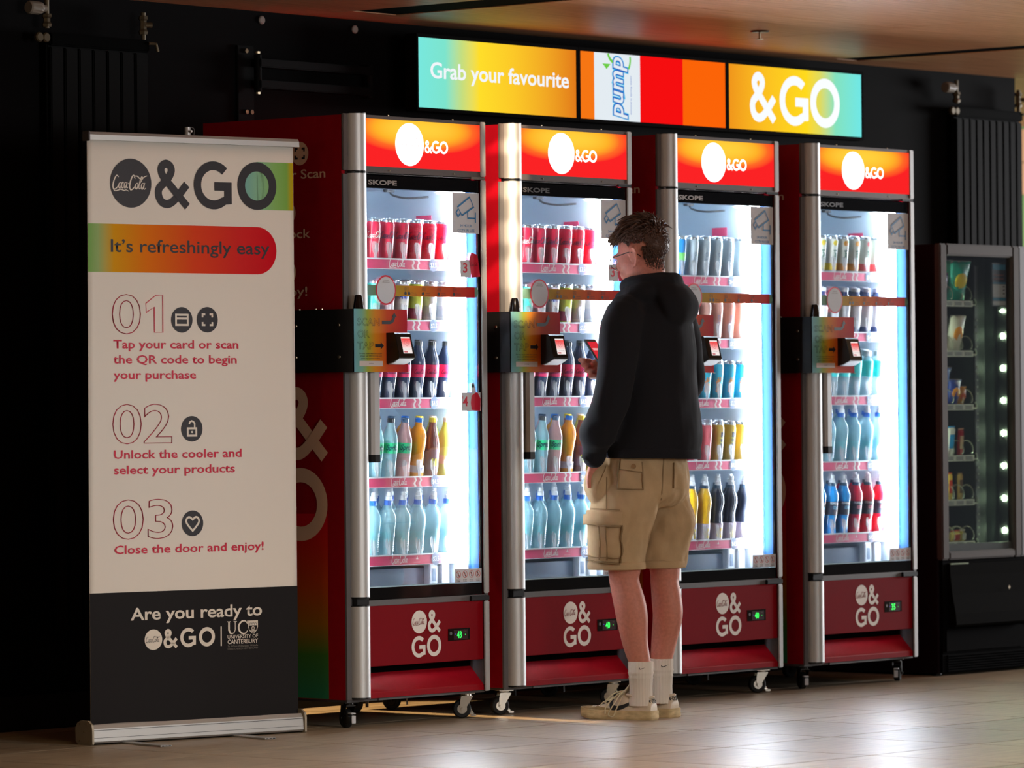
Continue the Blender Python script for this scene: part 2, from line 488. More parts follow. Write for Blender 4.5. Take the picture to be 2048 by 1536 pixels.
for x0, x1, y1 in ((0.70, 0.95, 0.70), (3.945, 4.105, 0.83)):
    obj('slot_strip', bbox(x0 + .001, x1 - .001, -6.3, y1, ZC + .003, ZC + .02), VOIDB, ceiling)
# ---- walls
WALLB = bump(mat('wall_black', srgb(9, 8, 9), 0.8, spec=0.06), nscale=40, strength=0.08)
wall_back = obj('wall_back', bbox(-6.0, 5.49, 0.95, 1.15, 0.0, 2.78), WALLB, kind='structure')
obj('baseboard_back', bbox(-6.0, 5.49, 0.937, 0.95, 0.0, 0.125, 0.003), mat('skirting_black', srgb(16, 15, 15), 0.7, spec=0.2), kind='structure')
GREENW = mat('green_paint', srgb(84, 132, 14), 0.6)
wall_far = obj('wall_far', bbox(5.0, 9.5, 3.2, 3.35, 0.0, 2.78), GREENW, kind='structure')
for k, (z0, z1) in enumerate(((2.30, 2.475), (2.48, 2.66))):
    obj('panel', bbox(5.0, 9.5, 3.17, 3.2, z0, z1), mat('ochre_timber', srgb(186, 122, 38), 0.5), wall_far)

# ---- wall fixings
disc_me = None
for k, (x, z, lb) in enumerate(((0.459, 2.618, 'small round white wall plug, left of two below the ceiling'), (0.979, 2.613, 'small round white wall plug, right of two, nearer the lit screens'))):
    bm = bmesh.new(); lathe(bm, [(0.0, 0.0), (0.016, 0.0), (0.016, 0.004), (0.012, 0.007), (0, 0.007)], 20, Matrix.Translation((x, 0.95, z)) @ Matrix.Rotation(pi / 2, 4, 'X'))
    tag(obj('wall_plug', bm, mat('plug_white', srgb(150, 142, 135), 0.5)), lb, 'plug', 'round wall plugs')
# black folding bracket on the wall
t = thing('wall_bracket', 'black metal swing-arm bracket bolted to the wall beside the screens', 'bracket', (0.36, 0.95, 2.37))
obj('mounting_plate', bbox(-0.045, 0.045, -0.012, 0, -0.14, 0.145, 0.003), BLACK, t)
for z in (0.08, 0.0):
    obj('arm', bbox(0.03, 0.665, -0.06, -0.02, z - 0.016, z + 0.016, 0.004), mat('bracket_black', srgb(9, 9, 10), 0.6, spec=0.06), t)
obj('hinge', cyl(bmesh.new(), (0.035, -0.04, -0.03), (0.035, -0.04, 0.11), 0.014), BLACK, t)
obj('hinge', cyl(bmesh.new(), (0.66, -0.04, -0.025), (0.66, -0.04, 0.105), 0.016), BLACK, t)
for x, z in ((0.0, 0.125), (0.0, -0.105), (0.027, -0.105)):
    obj('bolt', cyl(bmesh.new(), (x, -0.018, z), (x, -0.011, z), 0.009, 8), SCREW, t)
for z in (0.115, -0.038):
    obj('bolt', cyl(bmesh.new(), (0.035, -0.04, z), (0.035, -0.04, z + 0.008), 0.009, 8), SCREW, t)

# ---- radiators
def radiator(x0, x1, z0, z1, pitch, label, knobx):
    t = thing('radiator', label, 'radiator', (x0, 0.95, z0))
    W = x1 - x0; H = z1 - z0
    obj('back_panel', bbox(0, W, -0.045, -0.03, 0, H, 0.004), BLACK, t)
    n = int(W / pitch)
    me = me_from(bbox(0.004, pitch - 0.004, -0.062, -0.045, 0.02, H - 0.05, 0.004), 'rib')
    for i in range(n):
        o = obj('rib', me, BLACK, t); o.location = (i * pitch, 0, 0)
    obj('top_rail', bbox(0, W, -0.066, -0.025, H - 0.045, H, 0.006), mat('radiator_black', srgb(4, 4, 4), 0.7, spec=0.02), t)
    BR = mat('aged_brass', srgb(90, 78, 58), 0.5, 0.6)
    # thermostatic head, pipe, caps
    bm = bmesh.new()
    lathe(bm, [(0.0, 0.0), (0.020, 0.0), (0.024, 0.006), (0.024, 0.05), (0.021, 0.062), (0.013, 0.07), (0.013, 0.085), (0, 0.085)], 24,
          Matrix.Translation((knobx - 0.045, -0.06, H + 0.085)) @ Matrix.Rotation(pi / 2, 4, 'Y'), mod=lambda a, z: 0.93 if (0.008 < z < 0.052 and int(a / (2 * pi) * 24) % 2) else 1.0)
    obj('thermostat_knob', bm, mat('knob_white', srgb(130, 120, 108), 0.5), t)
    bm = bmesh.new(); cyl(bm, (knobx + 0.045, -0.06, H + 0.015), (knobx + 0.045, -0.06, H + 0.12), 0.009, 12)
    lathe(bm, [(0, 0), (0.017, 0), (0.019, 0.01), (0.013, 0.018), (0.013, 0.03), (0.019, 0.036), (0.017, 0.046), (0, 0.046)], 6, Matrix.Translation((knobx + 0.045, -0.06, H + 0.02)))
    obj('valve_body', bm, BR, t)
    for dx in (-0.005, 0.028):
        obj('cap', lathe(bmesh.new(), [(0, 0), (0.018, 0), (0.018, 0.01), (0.014, 0.014), (0, 0.014)], 18, Matrix.Translation((knobx + dx, -0.066, H - 0.02)) @ Matrix.Rotation(pi / 2, 4, 'X')), BR, t)
    bm = bmesh.new(); vx = W - 0.03
    cyl(bm, (vx, -0.06, H), (vx, -0.06, H + 0.10), 0.009, 12)
    lathe(bm, [(0, 0), (0.016, 0), (0.018, 0.01), (0.013, 0.02), (0.013, 0.05), (0.018, 0.056), (0.016, 0.068), (0, 0.068)], 6, Matrix.Translation((vx, -0.06, H + 0.02)))
    cyl(bm, (vx, -0.06, H + 0.055), (vx + 0.03, -0.075, H + 0.055), 0.010, 10)
    obj('lockshield_valve', bm, BR, t)
    bm = bmesh.new(); tube(bm, [(vx + 0.02, -0.066, H - 0.012), (vx + 0.055, -0.07, H - 0.012), (vx + 0.065, -0.07, H - 0.04)], 0.006, 8)
    obj('bleed_valve', bm, BR, t)
    return t
radiator(-0.70, -0.20, 0.35, 2.50, 0.071, 'tall black ribbed radiator on the wall behind the roll-up banner', -0.06)
radiator(4.93, 5.46, 0.35, 2.49, 0.053, 'tall black ribbed radiator on the wall above the snack machine', -0.04)

# sprinkler
t = thing('sprinkler', 'small dark sprinkler head on the ceiling above the third cooler', 'sprinkler', (2.54, 0.17, ZC))
obj('plate', lathe(bmesh.new(), [(0, -0.006), (0.035, -0.006), (0.04, 0.0), (0, 0)], 24), BLKPL, t)
obj('stem', lathe(bmesh.new(), [(0, -0.035), (0.014, -0.035), (0.014, -0.031), (0.005, -0.03), (0.005, -0.006), (0, -0.006)], 14), SCREW, t)

# ================================================================ SCREENS
DISP_Z0, DISP_Z1, YS = 2.313, 2.587, 0.80
def screen(x0, x1, label, m):
    t = thing('digital_screen', label, 'screen', (x0, YS, DISP_Z0), group='lit screens above the coolers')
    W = x1 - x0; H = DISP_Z1 - DISP_Z0
    obj('housing', bbox(-0.010, W + 0.010, 0.002, 0.06, -0.014, H + 0.014, 0.003), mat('bezel_black', srgb(10, 10, 10), .8, spec=.03), t)
    bm = bmesh.new()
    box(bm, -0.010, 0, -0.004, 0.002, -0.014, H + 0.014); box(bm, W, W + 0.010, -0.004, 0.002, -0.014, H + 0.014)
    box(bm, 0, W, -0.004, 0.002, -0.014, 0); box(bm, 0, W, -0.004, 0.002, H, H + 0.014)
    obj('bezel', bm, mat('bezel_black', srgb(10, 10, 10), .8, spec=.03), t)
    obj('wall_mount', bbox(W * 0.3, W * 0.7, 0.06, 0.15, 0.05, H - 0.05), BLACK, t)
    put('display', rect_me(0, 0, W, H), m, t, (0, 0.0015, 0))
    return t, W, H
EW = mat('lit_white', (0, 0, 0, 1), 0.5, emit=srgb(236, 240, 244), es=1.0)
def emat(name, r, g, b, s=1.0): return mat(name, (0.0, 0.0, 0.0, 1), 0.8, spec=0.0, emit=srgb(r, g, b), es=s)
s1, W, H = screen(1.178, 2.14, 'left screen of three reading Grab your favourite on a teal to orange fade',
    ramp_mat('screen_fade_a', 'X', 0, 0.962, [(0, (120, 232, 222)), (0.17, (125, 228, 205)), (0.27, (196, 222, 128)), (0.38, (255, 222, 42)), (0.6, (252, 200, 40)), (0.8, (242, 168, 36)), (1, (226, 122, 26))], 1.0))
put('lettering', text('Grab your favourite', W * 0.875, 0.060, 0.02), EW, s1, (W * 0.075, -0.001, H * 0.435))
s2, W, H = screen(2.162, 3.118, 'middle screen of three with a white bottle label between orange and red blocks', emat('screen_orange', 246, 118, 20))
put('picture', rect_me(W * 0.095, 0, W * 0.405, H), emat('screen_white', 228, 236, 242), s2, (0, -0.0005, 0))
put('picture', rect_me(W * 0.405, 0, W * 0.70, H), emat('screen_red', 246, 14, 16), s2, (0, -0.0005, 0))
put('picture', rect_me(W * 0.70, 0, W, H), emat('screen_bright_orange', 252, 100, 8), s2, (0, -0.0005, 0))
ROT = FRONT @ Matrix.Rotation(pi / 2, 4, 'Z')
PB = emat('screen_blue', 30, 90, 190); PC = emat('screen_cyan', 70, 190, 235); PG = emat('screen_green', 110, 205, 70)
for k, (bd, mm, dy) in enumerate(((0.085, PC, -0.0008), (0.055, PB, -0.0011), (0.015, emat('screen_white', 228, 236, 242), -0.0014))):
    put('lettering', text('pump', 0.262 - k * 0.006, 0.086, bd, shear=0.18), mm, s2, (W * 0.285, dy, 0.004 + k * 0.003), ROT)
put('lettering', text('mineral is spring water', 0.16, 0.009, 0.0), PB, s2, (W * 0.345, -0.001, 0.03), ROT)
bm = bmesh.new(); stroke(bm, circ(W * 0.24, H * 1.05, 0.052, 14, a0=197, a1=255), 0.012)
bmx = me_from(bm); put('arrow', bmx, PG, s2, (0, -0.0009, 0))
put('arrow', shape([[(W * 0.15, H * 0.84), (W * 0.205, H * 0.84), (W * 0.178, H * 0.76)]]), PG, s2, (0, -0.0009, 0))
bm = bmesh.new(); stroke(bm, circ(W * 0.27, H * 0.92, 0.065, 12, a0=-35, a1=12), 0.010)
put('arrow', me_from(bm), PG, s2, (0, -0.0009, 0))
s3, W, H = screen(3.140, 4.086, 'right screen of three, large ampersand and letters on a yellow to teal fade',
    ramp_mat('screen_fade_b', 'X', 0, 0.946, [(0, (240, 148, 28)), (0.25, (252, 190, 34)), (0.58, (255, 218, 30)), (0.68, (225, 218, 90)), (0.80, (132, 226, 190)), (1, (112, 232, 230))], 1.0))
h = H * 0.78
put('ampersand', amp_me(h), EW, s3, (W * 0.155, -0.001, H * 0.13))
put('letter_g', shape(G_loops(h)), EW, s3, (W * 0.375, -0.001, H * 0.11))
put('letter_o', shape(O_loops(h)), EW, s3, (W * 0.605, -0.001, H * 0.11))

# ================================================================ BANNER
bn = thing('roll_up_banner', 'white roll-up banner with purchase steps on a silver base, left of the coolers', 'banner', (-1.229, 0.191, 0), radians(-11))
FY = 0.05
fab_m = bump(mat('banner_white', srgb(230, 223, 214), 0.7, spec=0.15), nscale=500, strength=0.03)
bm = bmesh.new(); n = 40
def fy(s, z):   # faint curl of the fabric
    return FY + 0.004 * sin(s * 9) * (1 - z / 2.2) + 0.0025 * sin(s * 4 + z * 2)
def fabric(x0, x1, z0, z1, nx=36, nz=30, dy=0.0):
    bm = bmesh.new(); V = [[bm.verts.new((x0 + (x1 - x0) * i / nx, fy(x0 + (x1 - x0) * i / nx, z0 + (z1 - z0) * j / nz) + dy, z0 + (z1 - z0) * j / nz)) for j in range(nz + 1)] for i in range(nx + 1)]
    for i in range(nx):
        for j in range(nz): bm.faces.new((V[i][j], V[i + 1][j], V[i + 1][j + 1], V[i][j + 1]))
    return me_from(bm, 'fabric', True)
fab = obj('fabric', fabric(0.059, 0.927, 0.055, 2.075), fab_m, bn)
fab.modifiers.new('s', 'SOLIDIFY').thickness = -0.0012
def conform(o, mw, eps=0.0015):
    """make flat print follow the curl of the fabric"""
    me = o.data.copy(); mats = [s.material for s in o.material_slots]
    bm = bmesh.new(); bm.from_mesh(me)
    long = [e for e in bm.edges if e.calc_length() > 0.06]
    if long: bmesh.ops.subdivide_edges(bm, edges=long, cuts=3, use_grid_fill=True)
    for v in bm.verts:
        c = mw @ v.co; v.co = Vector((c.x, fy(c.x, c.z) - eps - (FY - mw.translation.y), c.z))
    bm.to_mesh(me); bm.free(); o.data = me
    me.materials.clear(); me.materials.append(mats[0])
    o.location = (0, 0, 0); o.rotation_euler = (0, 0, 0)
def bp(name, me, m, x, z, dy=0.0, label=None):
    o = put(name, me, m, fab, (x, FY - dy, z), label=label)
    o.material_slots[0].link = 'DATA'
    conform(o, Matrix.Translation((x, FY - dy, z)) @ FRONT); return o
BD = mat('banner_dark', srgb(38, 36, 44), 0.5); BW = mat('banner_cream', srgb(226, 217, 205), 0.5)
BR_ = mat('banner_crimson', srgb(200, 22, 62), 0.5)
obj('black_panel', fabric(0.0585, 0.9275, 0.055, 0.516, 36, 10, -0.0015), mat('banner_black', srgb(30, 28, 30), 0.6, spec=0.15), fab)
# pill
cap_r = 0.083; pill = [(0.0, 0), (0.708, 0)] + circ(0.708, cap_r, cap_r, 18, a0=-90, a1=90)[1:] + [(0.0, 2 * cap_r)]
pm = ramp_mat('pill_fade', 'X', 0.06, 0.852, [(0, (120, 170, 90)), (0.05, (152, 182, 118)), (0.13, (216, 156, 20)), (0.3, (226, 120, 18)), (0.55, (222, 72, 36)), (0.8, (214, 44, 44)), (1, (205, 12, 36))])
bp('pill_band', strip_me(0, 0, 0.708, 2 * cap_r, 40), pm, 0.0595, 1.615)
bp('pill_band', shape([circ(0, cap_r, cap_r, 20, a0=-90, a1=90)]), pm, 0.7675, 1.615)
bp('lettering', text("It’s refreshingly easy", 0.668, 0.043, 0.010), BD, 0.152, 1.685, 0.0008)
# teal block behind the O
bm_ = ramp_mat('teal_fade', 'X', 0.68, 0.927, [(0, (116, 178, 190)), (0.35, (140, 192, 160)), (0.65, (140, 190, 110)), (0.88, (130, 180, 84)), (0.95, (186, 168, 30)), (1, (196, 168, 20))])
bp('teal_block', strip_me(0, 0, 0.925 - 0.768, 0.168), bm_, 0.768, 1.842)
bp('teal_block', shape([circ(0, 0, 0.06, 30)]), bm_, 0.768, 1.924)
h = 0.168
bp('emblem_disc', shape([circ(0, 0, 0.0845, 48)]), BD, 0.236, 1.922, 0.0004)
bp('emblem_script', script_me(0.155, 5), BW, 0.160, 1.893, 0.0010)
bp('ampersand', amp_me(h), BD, 0.336, 1.839, 0.0004)
bp('letter_g', shape(G_loops(h)), BD, 0.498, 1.839, 0.0004)
bp('letter_o', shape(O_loops(h)), BD, 0.684, 1.841, 0.0006)
for nme, z in (('01', 1.407), ('02', 1.029), ('03', 0.701)):
    if nme != '01': bp('number_outline', text(nme, {'02': 0.243, '03': 0.245}[nme], 0.130, outline=0.0026), BR_, 0.156, z); continue
    bp('number_outline', text('0', 0.118, 0.130, outline=0.0026), BR_, 0.156, z)
    bm = bmesh.new(); K = .208 / 287
    stroke(bm, [((px - 183) * K, .132 - (py - 992) * .133 / 221) for px, py in ((372, 1042), (428, 996), (468, 995), (468, 1208), (420, 1208), (420, 1062), (375, 1093))], 0.0026, cyc=True)
    bp('number_outline', me_from(bm), BR_, 0.157, z)
for s_, z, wd in (('Tap your card or scan', 1.354, 0.520), ('the QR code to begin', 1.302, 0.512), ('your purchase', 1.249, 0.339), ('Unlock the cooler and', 0.975, 0.529), ('select your products', 0.922, 0.500), ('Close the door and enjoy!', 0.648, 0.622)):
    bp('lettering', text(s_, wd, 0.0285, 0.016), BR_, 0.161, z)
def icon(cx, cz, kind):
    bp('icon_disc', shape([circ(0, 0, 0.0445, 36)]), BD, cx, cz, 0.0003)
    L = []
    if kind == 'card': L = [[(-.028, -.021), (.028, -.021), (.028, .021), (-.028, .021)], [(-.021, -.014), (.021, -.014), (.021, 0.001), (-.021, 0.001)], [(-.021, .008), (.021, .008), (.021, .014), (-.021, .014)]]
    if kind == 'scan':
        for sx in (-1, 1):
            for sy in (-1, 1):
                L.append([(sx * .024, sy * .022), (sx * .009, sy * .022), (sx * .009, sy * .015), (sx * .017, sy * .015), (sx * .017, sy * .008), (sx * .024, sy * .008)])
    if kind == 'lock':
        L = [[(-.021, -.027), (.021, -.027), (.021, .005), (-.021, .005)], [(-.014, -.020), (.014, -.020), (.014, -.002), (-.014, -.002)], circ(0, -.011, .004, 10)]
        bm = bmesh.new(); stroke(bm, [(.011, .005), (.011, .018), (.006, .025), (-.002, .027), (-.009, .023), (-.011, .016)], .006)
        bp('icon', me_from(bm), BW, cx, cz, 0.0008)
    if kind == 'heart':
        P = [(0, -.026), (.014, -.012), (.025, .002), (.026, .012), (.020, .020), (.011, .021), (0, .013)]
        P = catmull(P, 4); P = P + [(-x, y) for x, y in P[::-1]][1:-1]
        bm = bmesh.new(); stroke(bm, P, .007, cyc=True); bp('icon', me_from(bm), BW, cx, cz, 0.0008); return
    bp('icon', shape(L), BW, cx, cz, 0.0008)
icon(0.442, 1.453, 'card'); icon(0.549, 1.454, 'scan'); icon(0.480, 1.075, 'lock'); icon(0.480, 0.747, 'heart')
bp('lettering', text('Are you ready to', 0.548, 0.041, 0.018), BW, 0.224, 0.419, 0.002)
h = 0.067
bp('emblem_disc', shape([circ(0, 0, 0.0355, 36)]), BW, 0.316, 0.349, 0.002)
bp('emblem_script', script_me(0.062, 3, 0.8), BD, 0.285, 0.338, 0.0026)
bp('ampersand', amp_me(h), BW, 0.357, 0.317, 0.002)
bp('letter_g', shape(G_loops(h)), BW, 0.425, 0.318, 0.002)
bp('letter_o', shape(O_loops(h)), BW, 0.502, 0.318, 0.002)
bp('divider_line', rect_me(0, 0, 0.005, 0.068), BW, 0.593, 0.317, 0.002)
def serif(s_, w_, c_, x, z): bp('lettering', text(s_, w_, c_, 0.0), BW, x, z, 0.002)
U = bmesh.new(); stroke(U, [(0, .043), (.016, .043)], .0022); stroke(U, [(.028, .043), (.042, .043)], .0022)
stroke(U, [(.008, .043), (.008, .014), (.014, .003), (.022, .001), (.030, .004), (.035, .014), (.035, .043)], [.007, .007, .006, .004, .003, .003, .003])
bp('letter_u', me_from(U), BW, 0.621, 0.357, 0.002)
U = bmesh.new(); q = catmull([(.040, .034), (.032, .043), (.018, .043), (.006, .033), (.003, .021), (.007, .009), (.019, 0), (.032, .001), (.041, .010)], 4)
stroke(U, q, [.0025 + .0045 * sin(pi * i / (len(q) - 1)) for i in range(len(q))]); stroke(U, [(.040, .044), (.040, .032)], .002)
bp('letter_c', me_from(U), BW, 0.668, 0.357, 0.002)
sh_out = [(-.021, .023), (.021, .023), (.021, .0), (.016, -.012), (0, -.024), (-.016, -.012), (-.021, 0)]
bp('shield', shape([sh_out, [(x * .88, y * .88 - .0) for x, y in sh_out if y < .01][::1] + [(-.0185, .006), (.0185, .006)][::-1] if False else [(-.0185, .006), (.0185, .006), (.0185, 0), (.014, -.011), (0, -.0215), (-.014, -.011), (-.0185, 0)]]), BW, 0.733, 0.378, 0.002)
bm = bmesh.new(); stroke(bm, circ(0, 0.0, .006, 12), .002, cyc=True); stroke(bm, [(0, -.012), (0, .005)], .0025); stroke(bm, [(-.011, -.006), (-.005, -.010), (0, -.008), (.005, -.010), (.011, -.006)], .0025)
bp('shield_motif', me_from(bm), BW, 0.733, 0.374, 0.002)
bm = bmesh.new()
for x in (-.014, -.005, .005, .014): stroke(bm, [(x - .003, .019), (x, .010), (x + .003, .019)], .0018)
bp('shield_motif', me_from(bm), BD, 0.733, 0.376, 0.0028)
bp('lettering', text('UNIVERSITY OF', 0.131, 0.0125, 0.004), BW, 0.623, 0.341, 0.002)
bp('lettering', text('CANTERBURY', 0.131, 0.0150, 0.006), BW, 0.623, 0.3225, 0.002)
BG = mat('banner_grey_print', srgb(120, 114, 108), 0.5)
bp('lettering', text('Te Whare Wānanga o Waitaha', 0.131, 0.0070, 0.0, shear=0.2), BG, 0.623, 0.311, 0.002)
bp('lettering', text('CHRISTCHURCH NEW ZEALAND', 0.131, 0.0055, 0.0), BG, 0.623, 0.302, 0.002)
# hardware
bm = bmesh.new(); prism(bm, [(0.030, 2.066), (0.066, 2.066), (0.070, 2.080), (0.062, 2.094), (0.038, 2.094), (0.030, 2.084)], 0.061, 0.938, 'x')
obj('top_rail', bm, SILVER, bn)
obj('rail_end', bbox(0.055, 0.061, 0.028, 0.071, 2.062, 2.096, 0.002), GREY, bn)
bm = bmesh.new(); cyl(bm, (0.50, 0.085, 0.05), (0.50, 0.085, 2.125), 0.011, 16); cyl(bm, (0.50, 0.06, 2.11), (0.50, 0.09, 2.11), 0.004, 8)
obj('pole', bm, SILVER, bn)
obj('cord', tube(bmesh.new(), catmull([(0.512, 0.085, 2.125), (0.525, 0.085, 2.122), (0.528, 0.085, 2.11), (0.524, 0.085, 2.09)], 4), 0.0015, 6), GREY, bn)
prof = [(0.014, 0.012), (0.020, 0.006), (0.085, 0.006), (0.105, 0.02), (0.108, 0.05), (0.095, 0.072), (0.060, 0.074), (0.050, 0.066), (0.040, 0.066), (0.030, 0.068), (0.020, 0.055)]
base = obj('cassette_base', prism(bmesh.new(), prof, 0.043, 0.926, 'x'), SILVER, bn)
for z in (0.024, 0.050):
    obj('groove', bbox(0.043, 0.926, 0.0150 if z < .03 else 0.0170, 0.019 if z < .03 else 0.022, z - 0.0006, z + 0.0006), DKGREY, base)
capp = [(0.008, 0.004), (0.016, 0.0), (0.096, 0.0), (0.112, 0.012), (0.114, 0.056), (0.102, 0.074), (0.080, 0.083), (0.034, 0.083), (0.012, 0.070), (0.008, 0.05)]
for x0, x1 in ((0.035, 0.043), (0.926, 0.934)):
    e = obj('end_cap', prism(bmesh.new(), capp, x0, x1, 'x'), mat('end_cap_grey', srgb(168, 158, 140), 0.45, 0.3), bn)
    for y, z in ((0.03, 0.014), (0.09, 0.014), (0.06, 0.045), (0.04, 0.074), (0.085, 0.072)):
        obj('screw', cyl(bmesh.new(), (x0 - 0.002 if x0 < .5 else x1, y, z), (x0 if x0 < .5 else x1 + 0.002, y, z), 0.003, 8), SCREW, e)
for x in (0.165, 0.625):
    bm = bmesh.new(); box(bm, x, x + 0.045, -0.215 if x < .3 else -0.175, 0.10, 0.0006, 0.0055, 0.0012)
    f = obj('foot', bm, SILVER, bn)
    for k in range(3): obj('end_slot', bbox(x + 0.004 + k * 0.014, x + 0.014 + k * 0.014, (-0.2155 if x < .3 else -0.1755), (-0.2148 if x < .3 else -0.1748), 0.0015, 0.0045), BLKPL, f)
# ================================================================ COOLERS
XF = [0.0, 0.853, 1.780, 2.698]
ZT = 2.192
WHO = ['leftmost cooler', 'second cooler', 'third cooler', 'rightmost cooler']
SHELFZ = [[1.686, 1.463, 1.180, 0.893, 0.610], [1.686, 1.463, 1.183, 0.896, 0.611], [1.655, 1.408, 1.173, 0.928, 0.616], [1.688, 1.441, 1.181, 0.913, 0.619]]
TILT = radians(6.0)
HDR = None
def header_mat():
    m = mat('header_backlit', (0, 0, 0, 1), 0.8, spec=0.0)
    N, L = nt(m); b = N['Principled BSDF']
    tc = N.new('ShaderNodeTexCoord'); mp = N.new('ShaderNodeMapping')
    mp.inputs['Location'].default_value = (-0.30 * 1.0 / 0.36, 0, -0.142 / 0.088 ); mp.inputs['Scale'].default_value = (1 / 0.36, 0, 1 / 0.088)
    L.new(tc.outputs['Object'], mp.inputs['Vector'])
    sx = N.new('ShaderNodeSeparateXYZ'); L.new(mp.outputs['Vector'], sx.inputs[0])
    def M_(op, a, b_, clamp=False):
        n = N.new('ShaderNodeMath'); n.operation = op; n.use_clamp = clamp
        for k, v in enumerate((a, b_)):
            if v is None: continue
            if isinstance(v, (int, float)): n.inputs[k].default_value = v
            else: L.new(v, n.inputs[k])
        return n.outputs[0]
    x2 = M_('POWER', M_('ABSOLUTE', sx.outputs['X'], None), 2.6); z2 = M_('POWER', M_('ABSOLUTE', sx.outputs['Z'], None), 2.0)
    d = M_('ADD', x2, z2)
    cr = N.new('ShaderNodeValToRGB'); L.new(d, cr.inputs['Fac']); e = cr.color_ramp.elements
    e[0].position = 0.0; e[0].color = srgb(255, 205, 60); e[1].position = 1.0; e[1].color = srgb(246, 34, 36)  # yellow glow of the backlight, put into the emission colour
    a = e.new(0.30); a.color = srgb(255, 176, 40); a = e.new(0.62); a.color = srgb(255, 104, 38)
    L.new(cr.outputs['Color'], b.inputs['Emission Color']); b.inputs['Emission Strength'].default_value = 1.05
    return m
HDRM = header_mat()
LED = mat('led_tube', (1, 1, 1, 1), 0.5, emit=(0.86, 0.94, 1.0, 1), es=108)
LED_FILL = mat('led_fill_left', (1, 1, 1, 1), 0.5, emit=(0.86, 0.94, 1.0, 1), es=108)  # unseen left panel, a fill for the drinks
LEDS = mat('led_tube_side', (1, 1, 1, 1), 0.5, emit=(0.86, 0.94, 1.0, 1), es=20)
RAILM = mat('rail_pink', srgb(214, 66, 108), 0.35)
BUTTONM = mat('price_navy', srgb(60, 84, 120), 0.5)
STOPM = mat('clear_stop', (0.95, 0.97, 1, 1), 0.12, trans=0.0, alpha=0.34, spec=0.8)
BANDM = ramp_mat('band_fade', 'X', -0.02, 0.60, [(0, (110, 160, 160)), (0.12, (120, 158, 120)), (0.28, (176, 152, 50)), (0.45, (206, 132, 34)), (0.65, (206, 88, 40)), (1, (196, 30, 40))])
SCANM = ramp_mat('scan_fade', 'X', 0.0, 0.282, [(0, (110, 165, 180)), (0.15, (116, 170, 150)), (0.25, (150, 165, 60)), (0.4, (206, 132, 36)), (0.62, (196, 74, 36)), (1, (176, 22, 44))])
SIDEG = ramp_mat('side_fade', 'Z', 0.10, 0.75, [(0, (40, 118, 84)), (0.25, (60, 110, 40)), (0.42, (150, 96, 10)), (0.62, (176, 66, 10)), (0.85, (186, 34, 22)), (1, (190, 14, 34))])
CREAM = mat('side_cream', srgb(214, 178, 150), 0.5)
DISPG = mat('digit_green', (0, 0, 0, 1), 0.5, emit=(0.02, 1.0, 0.10, 1), es=1.6)
BOXW = mat('sticker_white', srgb(206, 210, 218), 0.5, spec=.2)
CCTVB = mat('cctv_blue', srgb(24, 118, 178), 0.5)
LREDM = mat('lit_pale_red', (0, 0, 0, 1), 0.5, emit=srgb(235, 120, 120), es=1.0)
HW = mat('header_white', (0, 0, 0, 1), 0.5, emit=(1, 0.99, 0.97, 1), es=1.6)
HGHOST = mat('header_ghost', (0, 0, 0, 1), 0.5, emit=(1.0, 0.80, 0.80, 1), es=0.98)

def caster(x, y, rot, parent, brake, steel, label=None):
    bm = bmesh.new()
    lathe(bm, [(0, -.013), (.030, -.013), (.034, -.009), (.034, .009), (.030, .013), (0, .013)], 24, Matrix.Rotation(pi / 2, 4, 'Y'))
    c = obj('caster', bbox(-.028, .028, -.028, .028, .089, .094, .001), steel, parent); c.location = (x, y, 0); c.rotation_euler = (0, 0, rot)
    wl = obj('wheel', bm, RUBBER, c); wl.location = (0, 0.018, 0.034)
    bm = bmesh.new(); lathe(bm, [(0, -.015), (.018, -.015), (.020, -.012), (.020, .012), (.018, .015), (0, .015)], 20, Matrix.Rotation(pi / 2, 4, 'Y'))
    hb = obj('wheel_hub', bm, steel, c); hb.location = (0, 0.018, 0.034)
    bm = bmesh.new()
    for s in (-1, 1):
        prism(bm, [(-.022, .080), (.022, .080), (.026, .060), (.026, .030), (.018, .024), (.010, .028)], s * .018 - .0012, s * .018 + .0012, 'x')
    box(bm, -.019, .019, -.022, .022, .078, .082, .001); cyl(bm, (0, 0, .08), (0, 0, .09), .018, 16)
    cyl(bm, (-.023, .018, .034), (.023, .018, .034), .006, 10)
    obj('fork', bm, steel, c)
    bm = bmesh.new()
    if brake:
        prism(bm, [(-.012, .062), (.002, .068), (.006, .040), (-.004, .022), (-.022, .004), (-.034, .010), (-.022, .030)], .020, .023, 'x')
        box(bm, -.012, .023, -.034, -.014, .006, .014, .001)
    else:
        box(bm, -.010, .010, -.040, -.014, .050, .055, .001); box(bm, -.008, .008, -.043, -.039, .018, .046, .001)
    obj('brake_pedal', bm, steel if brake else BOXW, c)

